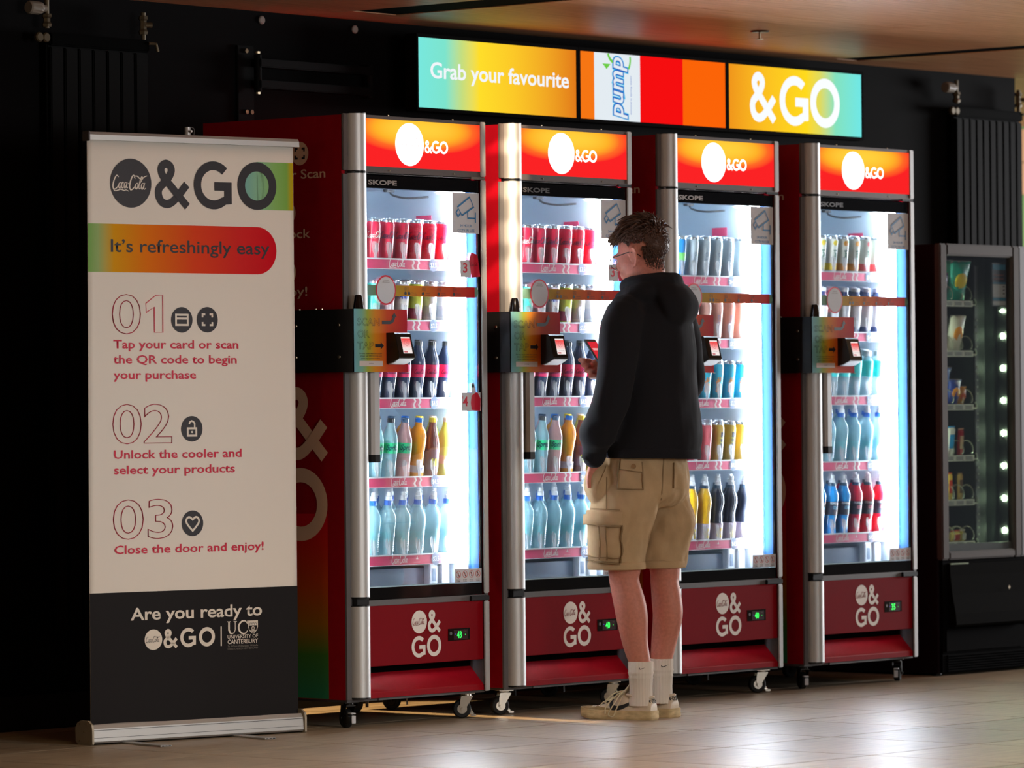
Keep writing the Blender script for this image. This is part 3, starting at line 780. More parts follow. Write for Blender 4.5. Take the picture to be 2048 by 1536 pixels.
def make_cooler(i):
    fx = XF[i]
    lab = ['leftmost red cooler, its graphic side showing, beside the white roll-up banner',
           'second red cooler from the left, just left of the man in black hoodie',
           'third red cooler from the left, partly hidden behind the man',
           'rightmost red cooler, next to the dark snack machine'][i]
    t = thing('drinks_cooler', lab, 'cooler', (fx, 0, 0), 0, 'red drinks coolers in a row')
    ZB = 0.104
    # --- cabinet shell
    bm = bmesh.new()
    box(bm, -.125, -.108, 0.004, .690, ZB, ZT - .004); box(bm, .628, .645, 0.004, .690, ZB, ZT - .004)
    box(bm, -.108, .628, .670, .690, ZB, ZT - .004); box(bm, -.108, .628, .05, .670, ZT - .02, ZT - .004)
    cab = obj('cabinet', bm, RED, t)
    for z0, z1, y0 in ((1.985, 2.0, .06), (.44, .455, .05), (ZB, ZB + .01, .02)):
        obj('inner_deck', bbox(-.108, .628, y0, .67, z0, z1), DKGREY, t)
    # grey front edges of the cabinet
    for a in ((-.125, -.100, -.004, .004, ZB, ZT - .215), (.628, .645, -.002, .004, ZB, ZT - .215), (-.100, .630, -.001, .012, .434, .4545)):
        obj('edge_frame', bbox(*a), GREY, t)
    # liner
    bm = bmesh.new()
    box(bm, -.100, .620, .640, .652, .47, 1.975); box(bm, -.108, -.098, .05, .64, .47, 1.975); box(bm, .592, .604, .05, .64, .47, 1.975)
    box(bm, -.098, .592, .05, .64, 1.955, 1.975); box(bm, -.098, .592, .05, .64, .46, .478)
    obj('liner', bm, LINER, t)
    # rear wire duct and label inside
    obj('air_duct', bbox(.25, .58, .585, .640, .50, .60, .004), mat('duct_white', srgb(205, 215, 224), 0.4), t)
    bm = bmesh.new(); tube(bm, catmull([(.455, .30, 1.955), (.46, .29, 1.93), (.50, .25, 1.918), (.56, .2, 1.922)], 5), .004, 8)
    obj('sensor_cable', bm, DKGREY, t)
    obj('cable_clip', bbox(.43, .475, .29, .31, 1.940, 1.954, .002), DKGREY, t)
    obj('dome_lamp', lathe(bmesh.new(), [(0, -.03), (.02, -.028), (.034, -.014), (.038, 0), (0, 0)], 20, Matrix.Translation((.52, .085, 1.954))), LEDS, t)
    obj('rating_label', bbox(.5905, .592, .215, .29, 1.822, 1.856), mat('label_crimson', srgb(206, 60, 100), .5), t)
    # LED tube at the right front corner; assumed unseen left panel, widened to brighten drinks
    bm = bmesh.new(); box(bm, .562, .591, .046, .082, .56, 1.945, .004); obj('light_tube', bm, LED, t)
    obj('light_tube', bbox(-.095, -.034, .046, .054, .56, 1.945, .002), LED_FILL, t)
    obj('lamp_channel', bbox(.6025, .6042, .006, .050, .50, 1.93), mat('channel_blue', srgb(24, 62, 104), .6, spec=.1), t)
    # base box under lowest shelf (fan deck)
    bm = bmesh.new(); box(bm, -.09, .585, .16, .62, .478, .555, .004); obj('fan_deck', bm, mat('deck_grey', srgb(120, 132, 146), .4), t)
    obj('shelf_bracket', bbox(.53, .575, .125, .16, .478, .572, .003), mat('bracket_white', srgb(215, 224, 230), .4), t)
    br = obj('shelf_bracket', bbox(.47, .515, .13, .16, .478, .575, .003), mat('bracket_white', srgb(215, 224, 230), .4), t)
    obj('bracket_slot', bbox(.482, .503, .1285, .1297, .505, .552, .0), mat('slot_grey', srgb(110, 130, 150), .5), br)
    # --- header sign
    bm = bmesh.new()
    box(bm, -.022, .622, -.006, .05, 2.180, ZT, .002); box(bm, -.022, .622, -.006, .05, 1.986, 2.0085, .002)
    box(bm, -.125, -.100, -.006, .004, 1.990, ZT, .002)
    hf = obj('header_frame', bm, mat('header_grey', srgb(96, 86, 84), .4, .3), t)
    for x in (.12, .47):
        for z in (ZT, 1.9965):
            obj('screw', cyl(bmesh.new(), (x, -.0005 if z == ZT else -.0075, z - .001), (x, -.0005 if z == ZT else -.006, z + (.004 if z == ZT else 0)) if z == ZT else (x, -.0055, z - .001), .003, 8), SCREW, hf)
    hd = put('header_sign', rect_me(0, 0, .642, .172), HDRM, t, (-.020, -.002, 2.0085))
    hd.data = hd.data.copy(); hd.data.transform(FRONT); hd.rotation_euler = (0, 0, 0); FLAT[hd.name] = Matrix.Identity(4)
    k = [0, .0, .0, .0][i]
    def hput(n_, me, m, x, z, dy=.0006): o = put(n_, me, m, hd, (x + .020, -dy, z - 2.0085)); return o
    cx = .232
    hput('emblem_disc', shape([circ(0, 0, .0775, 56)]), HW, cx, 2.094)
    hput('emblem_script', script_me(.140, 4, .55), HGHOST, cx - .070, 2.076, .0012)
    hput('ampersand', amp_me(.047), HW, cx + .082, 2.066); hput('letter_g', shape(G_loops(.047)), HW, cx + .120, 2.066); hput('letter_o', shape(O_loops(.047)), HW, cx + .163, 2.066)
    # --- columns at the left (three lengths), trim at the right
    def col(z0, z1):
        pts = [(-.062 + .0400 * cos(radians(a)), -.004 - .0400 * sin(radians(a))) for a in range(0, 181, 9)]
        bm = bmesh.new(); prism(bm, pts, z0, z1, 'z'); me = me_from(bm, 'column', True, 40)
        o = obj('column_cover', me, SILVER, t)
        bm = bmesh.new()
        for a, b in ((z0 - .004, z0), (z1, z1 + .003)): prism(bm, [(-.062 + .0405 * cos(radians(q)), -.004 - .0405 * sin(radians(q))) for q in range(0, 181, 15)], a, b, 'z')
        obj('column_cap', bm, BLKPL, o)
    col(1.989, 2.192); col(.470, 1.979); col(.112, .436)
    obj('column_joint', bbox(-.095, -.028, -.025, -.004, .440, .466, .002), BLKPL, t)
    obj('column_back', bbox(-.100, -.022, -.003, .010, .110, 1.98), DKGREY, t)
    for z0, z1 in ((1.990, 2.192), (.459, 1.978), (.100, .431)):
        obj('trim_strip', bbox(.6155, .6440, -.010, -.0025, z0, z1, .003), SILVER, t)
    obj('hinge_plate', bbox(.54, .642, -.012, .0, .4335, .4515, .002), BLKPL, t)
    obj('hinge_plate', bbox(.56, .640, -.010, -.002, 1.9795, 1.9885, .002), CHROME if i == 0 else BLKPL, t)
    # --- door
    bm = bmesh.new()
    box(bm, -.100, .6145, 0, .040, 1.931, 1.976, .002); box(bm, -.100, .6145, 0, .040, .4560, .4985, .002)
    box(bm, -.100, -.030, 0, .040, .4985, 1.931); box(bm, .604, .6145, 0, .040, .4985, 1.931)
    door = obj('door', bm, GLOSSBLK, t)
    obj('glass_pane', bbox(-.032, .605, .0008, .0055, .4985, 1.931), GLASS, door)
    dw = mat('skope_grey', srgb(150, 142, 138), .4, .4)
    put('lettering', text('SKOPE', .154, .0165, .035), dw if i in (0, 2) else mat('skope_dim', srgb(70, 66, 66), .4), door, (.010, -.0006, 1.9435))
    put('glass_edge', rect_me(0, 0, .637, .0045), mat('edge_cyan', srgb(170, 205, 220), .3), door, (-.032, -.0004, .4985))
    # handle grip
    pts = [(-.026, -.006), (.018, -.006), (.020, -.036), (.012, -.046), (-.014, -.046), (-.024, -.036)]
    hn = obj('handle', me_from(prism(bmesh.new(), pts, .975, 1.485, 'z')), SILVER, t)
    obj('handle_end', prism(bmesh.new(), [(x * 1.02, y * 1.02) for x, y in pts], .948, .9755, 'z'), BLKPL, hn)
    # --- stickers on the glass
    YG = -.0004
    cc_ = put('camera_sticker', rect_me(0, 0, .147, .149), BOXW, t, (.466, YG, 1.780))
    bm = bmesh.new()
    L = .0054
    stroke(bm, [(.027, .096), (.094, .134), (.116, .098), (.052, .066)], L, cyc=True)
    stroke(bm, [(.030, .088), (.019, .076), (.030, .060), (.043, .075)], L)
    stroke(bm, [(.043, .075), (.052, .066)], L)
    stroke(bm, [(.083, .082), (.083, .056), (.123, .056)], L); stroke(bm, [(.126, .040), (.126, .078)], L)
    put('camera_drawing', me_from(bm), CCTVB, cc_, (0, -.0012, 0))
    put('lettering', text('24 HOUR', .066, .0092, .01), CCTVB, cc_, (.040, -.0005, .0235)); put('lettering', text('CCTV IN USE', .094, .0092, .01), CCTVB, cc_, (.027, -.0005, .0065))
    band = put('steps_band', strip_me(-.020, 0, .585, .0385, 30), BANDM, t, (0, YG, 1.545))
    put('band_end', shape([circ(0, 0, .0193, 16, a0=-90, a1=90)]), BANDM, band, (.585, 0, .0193)).data.transform(Matrix.Identity(4))
    for q, (x, tx) in enumerate(((.205, 'Tap or\nScan QR'), (.300, 'Open\ncooler'), (.385, 'Close door'), (.470, 'Enjoy'))):
        put('icon_disc', shape([circ(0, 0, .0068, 14)]), PDARK, band, (x, -.0005, .0105))
        if q == 0: put('icon_disc', shape([circ(0, 0, .0068, 14)]), PDARK, band, (x + .019, -.0005, .0105))
        put('lettering', text(tx.split('\n')[0], .026, .0040, 0), PDARK, band, (x + (.032 if q == 0 else .012), -.0005, .011))
        put('lettering', text(tx.split('\n')[-1] if '\n' in tx else 'done', .028, .0040, 0), PDARK, band, (x + (.032 if q == 0 else .012), -.0005, .004))
        put('number_outline', text('0%d' % (q + 1), .021, .0125, outline=.0006), PDARK, band, (x - .006, -.0005, .0205))
    rs = put('round_sticker', shape([circ(0, 0, .0540, 48)]), PRED, t, (.099, YG - .0012, 1.566))
    put('sticker_face', shape([circ(0, 0, .0475, 48)]), BOXW, rs, (0, -.0004, 0))
    put('lettering', text('Unlock', .028, .004, 0), PDARK, rs, (-.014, -.0008, .0335)); put('lettering', text('refreshment', .040, .004, 0), PDARK, rs, (-.020, -.0008, .0265))
    if i < 2:
        p3_ = put('price_sticker', rect_me(0, 0, .060, .064), BOXW, t, (.506, YG, 1.619))
        put('lettering', text('3', .024, .034, .02), PRED, p3_, (.015, -.0005, .018)); put('lettering', text('$', .006, .008, 0), PRED, p3_, (.006, -.0005, .047))
        put('can_picture', shape([[(.062, .0), (.110, .004), (.098, .072), (.094, .084), (.062, .092), (.052, .074), (.050, .060)]]), PRED, p3_, (0, -.0008, 0))
        put('emblem_script', script_me(.045, 3, 1.0), mat('deep_red', srgb(120, 10, 26), .5), p3_, (.056, -.0012, .040))
    if i == 0:
        p4 = put('price_sticker', rect_me(0, 0, .107, .068), BOXW, t, (.506, YG, 1.129))
        put('lettering', text('4', .028, .034, .02), PRED, p4, (.008, -.0005, .018)); put('lettering', text('$', .006, .008, 0), PRED, p4, (.005, -.0005, .046))
        put('bottle_picture', shape([[(.056, .004), (.104, .0), (.106, .045), (.092, .066), (.080, .068), (.056, .056), (.052, .030)]]), PRED, p4, (0, -.0005, 0))
        put('bottle_neck', shape([[(.056, .062), (.082, .070), (.074, .094), (.070, .104), (.056, .100), (.058, .078)]]), BOXW, p4, (0, -.0003, 0))
        put('bottle_cap', rect_me(.055, .086, .071, .098), DKGREY, p4, (0, -.0008, 0))
    ns = put('warning_sticker', rect_me(0, 0, .150, .053), BOXW, t, (.460, YG, .4985))
    for q in range(4):
        bm = bmesh.new(); stroke(bm, circ(0, 0, .0125, 20), .002, cyc=True); stroke(bm, [(-.009, .009), (.009, -.009)], .002)
        put('forbidden_ring', me_from(bm), mat('ring_red', srgb(190, 70, 66), .5), ns, (.021 + q * .036, -.0006, .033))
        bm = bmesh.new(); stroke(bm, [(-.002, .008), (.001, -.002), (.004 - q * .002, -.008)], .0035)
        put('figure_mark', me_from(bm), PDARK, ns, (.021 + q * .036, -.0004, .033))
        put('lettering', text('DO NOT', .021, .0034, .02), PDARK, ns, (.0105 + q * .036, -.0004, .0115)); put('lettering', text(['CLIMB', 'SLAM', 'LEAN', 'SHAKE'][q], .019, .0034, .02), PDARK, ns, (.0115 + q * .036, -.0004, .006))
    # --- lower panel
    pan = obj('lower_panel', bbox(-.100, .6145, -.002, .012, .217, .4335, .0015), mat('panel_red', srgb(126, 9, 21), .55, spec=.04), t)
    lx = .262
    put('emblem_disc', shape([circ(0, 0, .0415, 40)]), PWHITE, pan, (lx, -.0026, .3675)); put('emblem_script', script_me(.074, 4, .8), mat('panel_red', srgb(126, 9, 21), .55, spec=.04), pan, (lx - .037, -.0032, .354))
    put('ampersand', amp_me(.082), PWHITE, pan, (lx + .046, -.0026, .326))
    put('letter_g', shape(G_loops(.078)), PWHITE, pan, (lx - .042, -.0026, .2385)); put('letter_o', shape(O_loops(.078)), PWHITE, pan, (lx + .041, -.0026, .2395))
    dp = obj('display_recess', bbox(.419, .539, -.0028, .0, .2915, .3355), GLOSSBLK, t)
    obj('display_bezel', bbox(.449, .527, -.0038, -.0026, .2945, .3305), mat('bezel_maroon', srgb(44, 14, 18), .3), dp)
    put('digits', text(['43', '40', '40', '35'][i], .026, .024, .02), DISPG, dp, (.4665, -.0042, .3005))
    put('indicator', shape([circ(0, 0, .0016, 8)]), DISPG, dp, (.512, -.0042, .312)); put('indicator', shape([circ(0, 0, .0016, 8)]), mat('dot_blue', (0, 0, 0, 1), .5, emit=(.1, .1, 1, 1), es=1), dp, (.457, -.0042, .315))
    put('lettering', text('SET', .012, .003, 0), mat('faint_grey', srgb(120, 110, 110), .5), dp, (.508, -.0042, .322))
    obj('lock_button', lathe(bmesh.new(), [(0, 0), (.007, 0), (.006, .002), (0, .002)], 14, Matrix.Translation((.433, -.003, .318)) @ Matrix.Rotation(pi / 2, 4, 'X')), GREY, dp)
    # kick panel
    bm = bmesh.new()
    prism(bm, [(.062, .190), (.0, .126), (-.002, .122), (-.002, .104), (.008, .104), (.074, .184)], -.022, .6145, 'x')
    obj('kick_panel', bm, RED, t)
    obj('recess_back', bbox(-.10, .6145, .062, .075, .11, .217), VOIDB, t)
    bm = bmesh.new(); prism(bm, [(.0, .217), (.07, .217), (.07, .185), (.0, .124)], .6145, .627, 'x'); obj('recess_side', bm, GREY, t)
    # undercarriage
    bm = bmesh.new(); box(bm, -.110, .635, .012, .030, .094, .104, .001); box(bm, -.110, .635, .62, .64, .094, .104); box(bm, -.110, -.08, .03, .62, .094, .104); box(bm, .605, .635, .03, .62, .094, .104)
    obj('chassis', bm, GREY, t)
    obj('front_guard', bbox(.05, .46, .004, .012, .0945, .1035, .001), GREY, t)
    dark = mat('caster_dark', srgb(40, 38, 36), .35, .8); st = CHROME
    caster(-.052, .060, radians([-20, 60, 10, -35][i]), t, i in (1,), st if i == 1 else dark)
    caster(.588, .060, radians([50, 40, 55, -60][i]), t, i in (0, 1, 2), st if i != 3 else dark)
    caster(-.052, .60, radians(30), t, False, dark); caster(.588, .60, radians(80), t, False, dark)
    # --- side graphics (facing left)
    sg = cab
    XS = -.1256
    if True:
        st_ = bmesh.new(); n = 30
        A = [st_.verts.new((XS, .085, .106 + .66 * k / n)) for k in range(n + 1)]; B = [st_.verts.new((XS, .60, .106 + .66 * k / n)) for k in range(n + 1)]
        for k in range(n): st_.faces.new((A[k], A[k + 1], B[k + 1], B[k]))
        obj('side_fade', st_, SIDEG, cab)
    def sput(n_, me, y, z, m=CREAM, dx=.0008): return put(n_, me, m, cab, (XS - dx, y, z), LEFT)
    h = .262
    sput('ampersand', amp_me(h), .305, .958); sput('letter_g', shape(G_loops(h)), .62, .670); sput('letter_o', shape(O_loops(h)), .346, .668)
    sput('emblem_disc', shape([circ(0, 0, .131, 48)]), .475, 1.09); sput('emblem_script', script_me(.235, 4), .592, 1.05, RED, .0014)
    for (tx, w_, z, zi, kd) in (('Tap or Scan', .330, 1.967, 2.057, 'scan'), ('Unlock', .205, 1.754, 1.845, 'lock'), ('Enjoy!', .18, 1.547, 1.632, 'heart')):
        yR = {'Tap or Scan': .081, 'Unlock': .157, 'Enjoy!': .174}[tx]
        sput('lettering', text(tx, w_, .032, .012), yR + w_, z)
        yc = {'Tap or Scan': .205, 'Unlock': .27, 'Enjoy!': .27}[tx]
        sput('icon_disc', shape([circ(0, 0, .042, 30)]), yc, zi)
        L = []
        if kd == 'scan':
            for sx_ in (-1, 1):
                for sy_ in (-1, 1): L.append([(sx_ * .025, sy_ * .021), (sx_ * .010, sy_ * .021), (sx_ * .010, sy_ * .014), (sx_ * .018, sy_ * .014), (sx_ * .018, sy_ * .007), (sx_ * .025, sy_ * .007)])
        elif kd == 'lock': L = [[(-.019, -.024), (.019, -.024), (.019, .004), (-.019, .004)]]
        else: L = [[(0, -.022), (.021, .003), (.018, .017), (.006, .018), (0, .011), (-.006, .018), (-.018, .017), (-.021, .003)]]
        sput('icon', shape(L), yc, zi, PDARK, .0014)
    # --- card reader bracket
    bk = obj('reader_bracket', bm_bracket(), mat('bracket_satin', srgb(22, 22, 24), .4), t)
    for y in (.21, .0):
        for z in (1.325, 1.438):
            obj('bolt', lathe(bmesh.new(), [(0, 0), (.006, 0), (.005, .003), (0, .003)], 10, Matrix.Translation((-.1492, y, z)) @ Matrix.Rotation(-pi / 2, 4, 'Y')), SCREW, bk)
    for y in (.24, .20, .12, .09):
        obj('bolt', cyl(bmesh.new(), (-.140, y, 1.494), (-.140, y, 1.498), .004, 8), SCREW, bk)
    sp = put('scan_plate', strip_me(0, 0, .282, .224, 24), SCANM, t, (-.1455, -.0690, 1.2705))
    def q_(n_, me, m, x, z, dy=.0006): return put(n_, me, m, sp, (x, -dy, z))
    S = .282 / 1010.0
    for tx, w_, px, pb in (('SCAN', 425, 60, 500), ('OR', 225, 65, 730), ('TAP', 305, 62, 955)):
        q_('lettering', text(tx, w_ * S, .0265, outline=.0009), PDARK, px * S, .224 - (pb - 180) * .000185)
    bm = bmesh.new(); a = [(.147, .177), (.178, .177), (.193, .178), (.205, .184), (.211, .195), (.213, .203)]
    stroke(bm, catmull([a[0], a[1], a[2], a[3], a[4], a[5]], 4), .0125); q_('arrow', me_from(bm), PDARK, 0, 0)
    q_('arrow', shape([[(.199, .1965), (.227, .1965), (.2135, .2125)]]), PDARK, 0, 0)
    q_('arrow', shape([[(.110, .0875), (.140, .0875), (.140, .080), (.157, .0935), (.140, .107), (.140, .0995), (.110, .0995)]]), PDARK, 0, 0)
    q_('lettering', text('For any issues with this cooler', .120, .0048, .004), PDARK, .027, .0635); q_('lettering', text('please call 0800262226 and', .112, .0048, .004), PDARK, .032, .0550); q_('lettering', text('quote equipment number', .100, .0048, .004), PDARK, .036, .0460)
    q_('number_plate', rect_me(0, 0, .123, .0185), mat('plate_grey', srgb(200, 192, 190), .5), .027, .0205); q_('lettering', text('2705022', .025, .0035, .0), PDARK, .076, .028, .0010)
    for x in (.037, .272):
        o = obj('bolt', lathe(bmesh.new(), [(0, 0), (.0042, 0), (.0035, .002), (0, .002)], 10, Matrix.Translation((x, -.0004, .010)) @ Matrix.Rotation(pi / 2, 4, 'X')), SCREW, sp)
    # payment terminal
    T = Matrix.Translation((-.1455, -.069, 1.2705))
    bm = bmesh.new()
    prism(bm, [(0, .028), (0, .140), (-.036, .140), (-.041, .136), (-.062, .052), (-.058, .047), (-.030, .035)], .170, .254, 'x')
    bmesh.ops.transform(bm, matrix=T, verts=bm.verts)
    tm = obj('card_terminal', bm, BLKPL, t)
    # sloping face: from (y -.041, z .136) to (-.062,.052)
    fd = Vector((0, -.021, -.084)).normalized(); nn = Vector((0, -.084, .021)).normalized()
    B_ = Matrix((Vector((1, 0, 0)), -fd, nn)).transposed().to_4x4()
    o0 = T @ Vector((.170, -.062, .052)) + nn * .0008
    put('terminal_face', rect_me(.002, .002, .082, .085), GLOSSBLK, tm, o0, B_)
    put('terminal_screen', rect_me(.026, .014, .074, .074), emat('terminal_lit', 246, 232, 228), tm, o0 + nn * .0005, B_)
    rm = ramp_mat('terminal_fade', 'Y', .034, .070, [(0, (250, 218, 214)), (0.6, (248, 120, 120)), (1, (244, 60, 56))], 1.0)
    put('terminal_picture', strip_me(.026, .034, .074, .069, 1), rm, tm, o0 + nn * .0009, B_)
    bm = bmesh.new(); stroke(bm, circ(.050, .052, .011, 20), .0012, cyc=True); stroke(bm, circ(.048, .052, .005, 8, a0=-60, a1=60), .0015)
    put('terminal_ring', me_from(bm), emat('ring_lit', 190, 90, 96), tm, o0 + nn * .0013, B_)
    put('lettering', text('Tap to begin', .030, .0028, 0), emat('txt_lit', 150, 120, 124), tm, o0 + nn * .0009 + B_.to_3x3() @ Vector((.036, .0285, 0)), B_)
    put('terminal_button', rect_me(.030, .017, .048, .022), emat('ring_lit', 190, 90, 96), tm, o0 + nn * .0009, B_)
    bm = bmesh.new(); prism(bm, [(-.056, .0445), (-.060, .048), (-.030, .034), (-.010, .0285), (-.012, .0265), (-.030, .031)], .172, .252, 'x'); bmesh.ops.transform(bm, matrix=T, verts=bm.verts)
    obj('terminal_underside', bm, BOXW, tm)
    bm = bmesh.new(); lathe(bm, [(0, 0), (.0205, 0), (.020, .004), (.0135, .046), (.011, .050), (0, .050)], 20, Matrix.Translation((-.100, -.050, 1.4945)))
    obj('sensor_cone', me_from(bm, 'cone', True, 40), GLOSSBLK, bk)
    # --- shelves
    for s, zt in enumerate(SHELFZ[i]):
        bm = bmesh.new()
        # sloping deck, wires front to back, under a front lip
        d = [(0.105, zt - .012), (0.55, zt - .012 + .445 * math.tan(TILT)), (0.55, zt - .018 + .445 * math.tan(TILT)), (0.105, zt - .018)]
        prism(bm, d, -.095, .590, 'x')
        sh = obj('shelf', bm, mat('shelf_white', srgb(196, 208, 218), .4), t)
        rl = obj('price_rail', bbox(-.095, .588, .094, .098, zt - .040, zt - .005, .001), RAILM, t)
        obj('rail_lip', bbox(-.095, .588, .092, .103, zt - .005, zt, .001), mat('lip_white', srgb(232, 236, 240), .3), sh)
        obj('rail_lip', bbox(-.095, .588, .0925, .0935, zt - .0400, zt - .0380), mat('lip_white', srgb(232, 236, 240), .3), sh)
        put('emblem_script', script_me(.098, 3, 1.0), PWHITE, rl, (.222, .0934, zt - .036))
        if s == 4:
            put('recycle_mark', shape([[(.0, 0), (.012, 0), (.006, .012)], [(.004, .0025), (.008, .0025), (.006, .007)]]), PWHITE, rl, (.355, .0934, zt - .020)); put('lettering', text('please recycle', .035, .004, 0), PWHITE, rl, (.343, .0934, zt - .032))
        else:
            put('bottle_outline', shape([[(0, 0), (.012, 0), (.004, .012), (.014, .024), (.008, .033), (-.002, .033), (.004, .024), (-.006, .012)]]), PWHITE, rl, (.350, .0934, zt - .038))
            put('bottle_outline', shape([[(0, 0), (.012, 0), (.004, .012), (.014, .024), (.008, .033), (-.002, .033), (.004, .024), (-.006, .012)]]), PWHITE, rl, (.378, .0934, zt - .038))
        put('price_button', shape([circ(0, 0, .0235, 26)]), BUTTONM, rl, (.462, .0918, zt - .021))
        pr = ['$3.5', '$3.5', '$4.5', '$4.5', '$3.5'] if i < 2 else (['$4', '$3.5', '$3.5', '$4.5', '$4.5'] if i == 2 else ['$4', '$4', '$4.5', '$3.5', '$4.5'])
        put('lettering', text(pr[s], .032, .017, .0), PWHITE, rl, (.446, .0912, zt - .0295))
        for k in range(7):
            xk = LX(i, s, k)
            so_ = obj('product_stop', STOP_ME, STOPM, sh); so_.location = (xk - .012, .1045, zt - .002)
    return t
PITCH = {(0, 4): .081, (1, 4): .081, (2, 4): .083, (3, 2): .078, (3, 3): .086, (3, 4): .083}
def LX(i, s, k): return .556 - .0 * s - PITCH.get((i, s), .0765) * k
def bm_bracket():
    bm = bmesh.new()
    box(bm, -.1485, -.1455, -.0685, .36, 1.2705, 1.4945); box(bm, -.1485, .1365, -.0685, -.0665, 1.2705, 1.4945)
    box(bm, -.1455, -.1255, .19, .35, 1.30, 1.46); box(bm, -.1455, -.03, -.0665, -.0485, 1.4905, 1.4945)
    return bm
def stop_me():
    L = [(-.008, 0), (.008, 0), (.008, .016), (.0155, .030), (.0165, .054), (.012, .062), (-.012, .062), (-.0165, .054), (-.0155, .030), (-.008, .016)]
    bm = bmesh.new(); prism(bm, L, 0.0, .0016, 'y'); box(bm, -.0035, .0035, -.004, 0.0, .002, .056, .001)
    return me_from(bm, 'product_stop')
STOP_ME = stop_me()
COOL = [make_cooler(i) for i in range(4)]
# ================================================================ DRINKS
CLEAR = mat('clear_pet', srgb(200, 232, 245), 0.08, alpha=0.38, spec=0.7)
BLUEPET = mat('blue_pet', srgb(170, 226, 240), 0.08, alpha=0.45, spec=0.7)
COLAL = mat('cola_liquid', srgb(38, 52, 78), 0.12, spec=0.6)
LIDM = mat('can_lid', srgb(200, 208, 214), 0.25, 0.9)
WCAP = mat('white_cap', srgb(225, 235, 240), 0.4)
SCRD = mat('script_dark', srgb(46, 16, 60), 0.5)
def col_m(n, r, g, b, rough=0.25): return mat(n, srgb(r, g, b), rough)
CANP = [(0, 0), (.0195, 0), (.0262, .009), (.0265, .012), (.0265, .126), (.0225, .139)]
def seg_lathe(prof, m, seg=18, smooth=True, mod=None):
    bm = lathe(bmesh.new(), prof, seg, mod=mod); return me_from(bm, 'turned', smooth, 50)
def can(name, body, h=.148, prints=(), bands=()):
    t = thing('drink_can', '', 'can')
    k = h / .148
    obj('can_body', seg_lathe([(r, z * k) for r, z in CANP], body), body, t)
    obj('can_lid', seg_lathe([(.0225, .139 * k), (.0218, .143 * k), (.0222, .1465 * k), (.0210, h), (.0195, h - .004), (0, h - .004)], LIDM), LIDM, t)
    for z0, z1, m in bands:
        obj('print_band', seg_lathe([(.0267, z0 * k), (.0267, z1 * k)], m), m, t)
    for me, x, z, m, ang in prints:
        obj('print', wrapc(me, .0267, .0004, z * k, x, radians(ang)), m, t)
    return t
def bottle(name, prof, liquid, cap, cap_z, capr=.0145, caph=.016, label=None, prints=(), fill=None, nozzle=None, ribs=False, seg=20):
    t = thing('drink_bottle', '', 'bottle')
    mod = None
    obj('bottle_body', seg_lathe(prof, CLEAR, seg), fill or liquid, t)
    cb = lathe(bmesh.new(), [(0, cap_z), (capr, cap_z), (capr, cap_z + caph - .002), (capr - .002, cap_z + caph), (0, cap_z + caph)], 24, mod=lambda a, z: .95 if int(round(a / (2 * pi) * 24)) % 2 else 1)
    obj('cap', cb, cap, t)
    if nozzle: obj('nozzle', seg_lathe([(0, cap_z + caph), (.0125, cap_z + caph), (.0115, cap_z + caph + .014), (.0085, cap_z + caph + .016), (.0085, cap_z + caph + nozzle), (0, cap_z + caph + nozzle)], nozzle), WCAP, t)
    if label:
        z0, z1, r, m = label
        lb = obj('label_wrap', seg_lathe([(r, z0), (r, z1)], m), m, t)
        for me, x, z, mm, ang in prints: obj('print', wrapc(me, r, .0004, z, x, radians(ang)), mm, t)
    return t
def ribbed(p, z0, z1, n, amp):
    out = [q for q in p if q[1] < z0]
    r0 = [q for q in p if q[1] >= z0][0][0]
    for i in range(n):
        z = z0 + (z1 - z0) * i / n; out += [(r0, z), (r0 - amp, z + (z1 - z0) / n * .5)]
    return out + [q for q in p if q[1] > z1]
P_COLA = [(0, 0), (.024, 0), (.030, .008), (.0285, .045), (.031, .075), (.0312, .13), (.0285, .150), (.0185, .176), (.0138, .190), (.0138, .198)]
P_SPR = [(0, 0), (.026, 0), (.0305, .008), (.0285, .06), (.0305, .085), (.0305, .14), (.0255, .160), (.0175, .180), (.0138, .196), (.0138, .203)]
P_FAN = [(0, 0), (.025, 0), (.029, .01), (.025, .05), (.0265, .09), (.0315, .135), (.0315, .155), (.026, .175), (.0145, .190), (.0138, .203)]
P_LP = [(0, 0), (.027, 0), (.0305, .008), (.0305, .12), (.026, .145), (.017, .175), (.0138, .190), (.0138, .203)]
P_WAT = [(0, 0), (.028, 0), (.0315, .008), (.0305, .06), (.0335, .10), (.0345, .135), (.031, .156), (.021, .171), (.0135, .178), (.0130, .188)]
P_WAT = [(0, 0), (.028, 0), (.0315, .006)] + [(.0312 - (.0016 if k % 2 else 0), .012 + k * .0075) for k in range(11)] + [(.0335, .10), (.0330, .108), (.0345, .116), (.0338, .124), (.0345, .132), (.031, .152), (.021, .170), (.0135, .178), (.0130, .188)]
P_PWR = [(0, 0), (.027, 0), (.031, .008), (.0275, .055), (.030, .075), (.030, .13), (.0325, .150), (.031, .168), (.020, .190), (.0165, .200)]
P_BLK = [(0, 0), (.027, 0), (.031, .008), (.0275, .05), (.0275, .085), (.024, .11), (.0315, .150), (.029, .175), (.018, .198), (.0165, .208)]
P_SML = [(0, 0), (.026, 0), (.030, .008), (.030, .125), (.025, .148), (.0165, .165), (.0165, .172)]
P_CYN = [(0, 0), (.026, 0), (.0305, .008), (.0290, .06), (.0305, .09), (.0305, .13), (.027, .152), (.0185, .164), (.0185, .170)]
SCS = script_me(.050, 4, 1.25); SCB = script_me(.074, 4, 1.2)
ROTZ = Matrix.Rotation(pi / 2, 4, 'Z')
def rot_me(me):
    m = me.copy(); m.transform(ROTZ); return m
LIBT = {}
def L(name, fn, desc, cat): LIBT[name] = [fn, desc, cat]
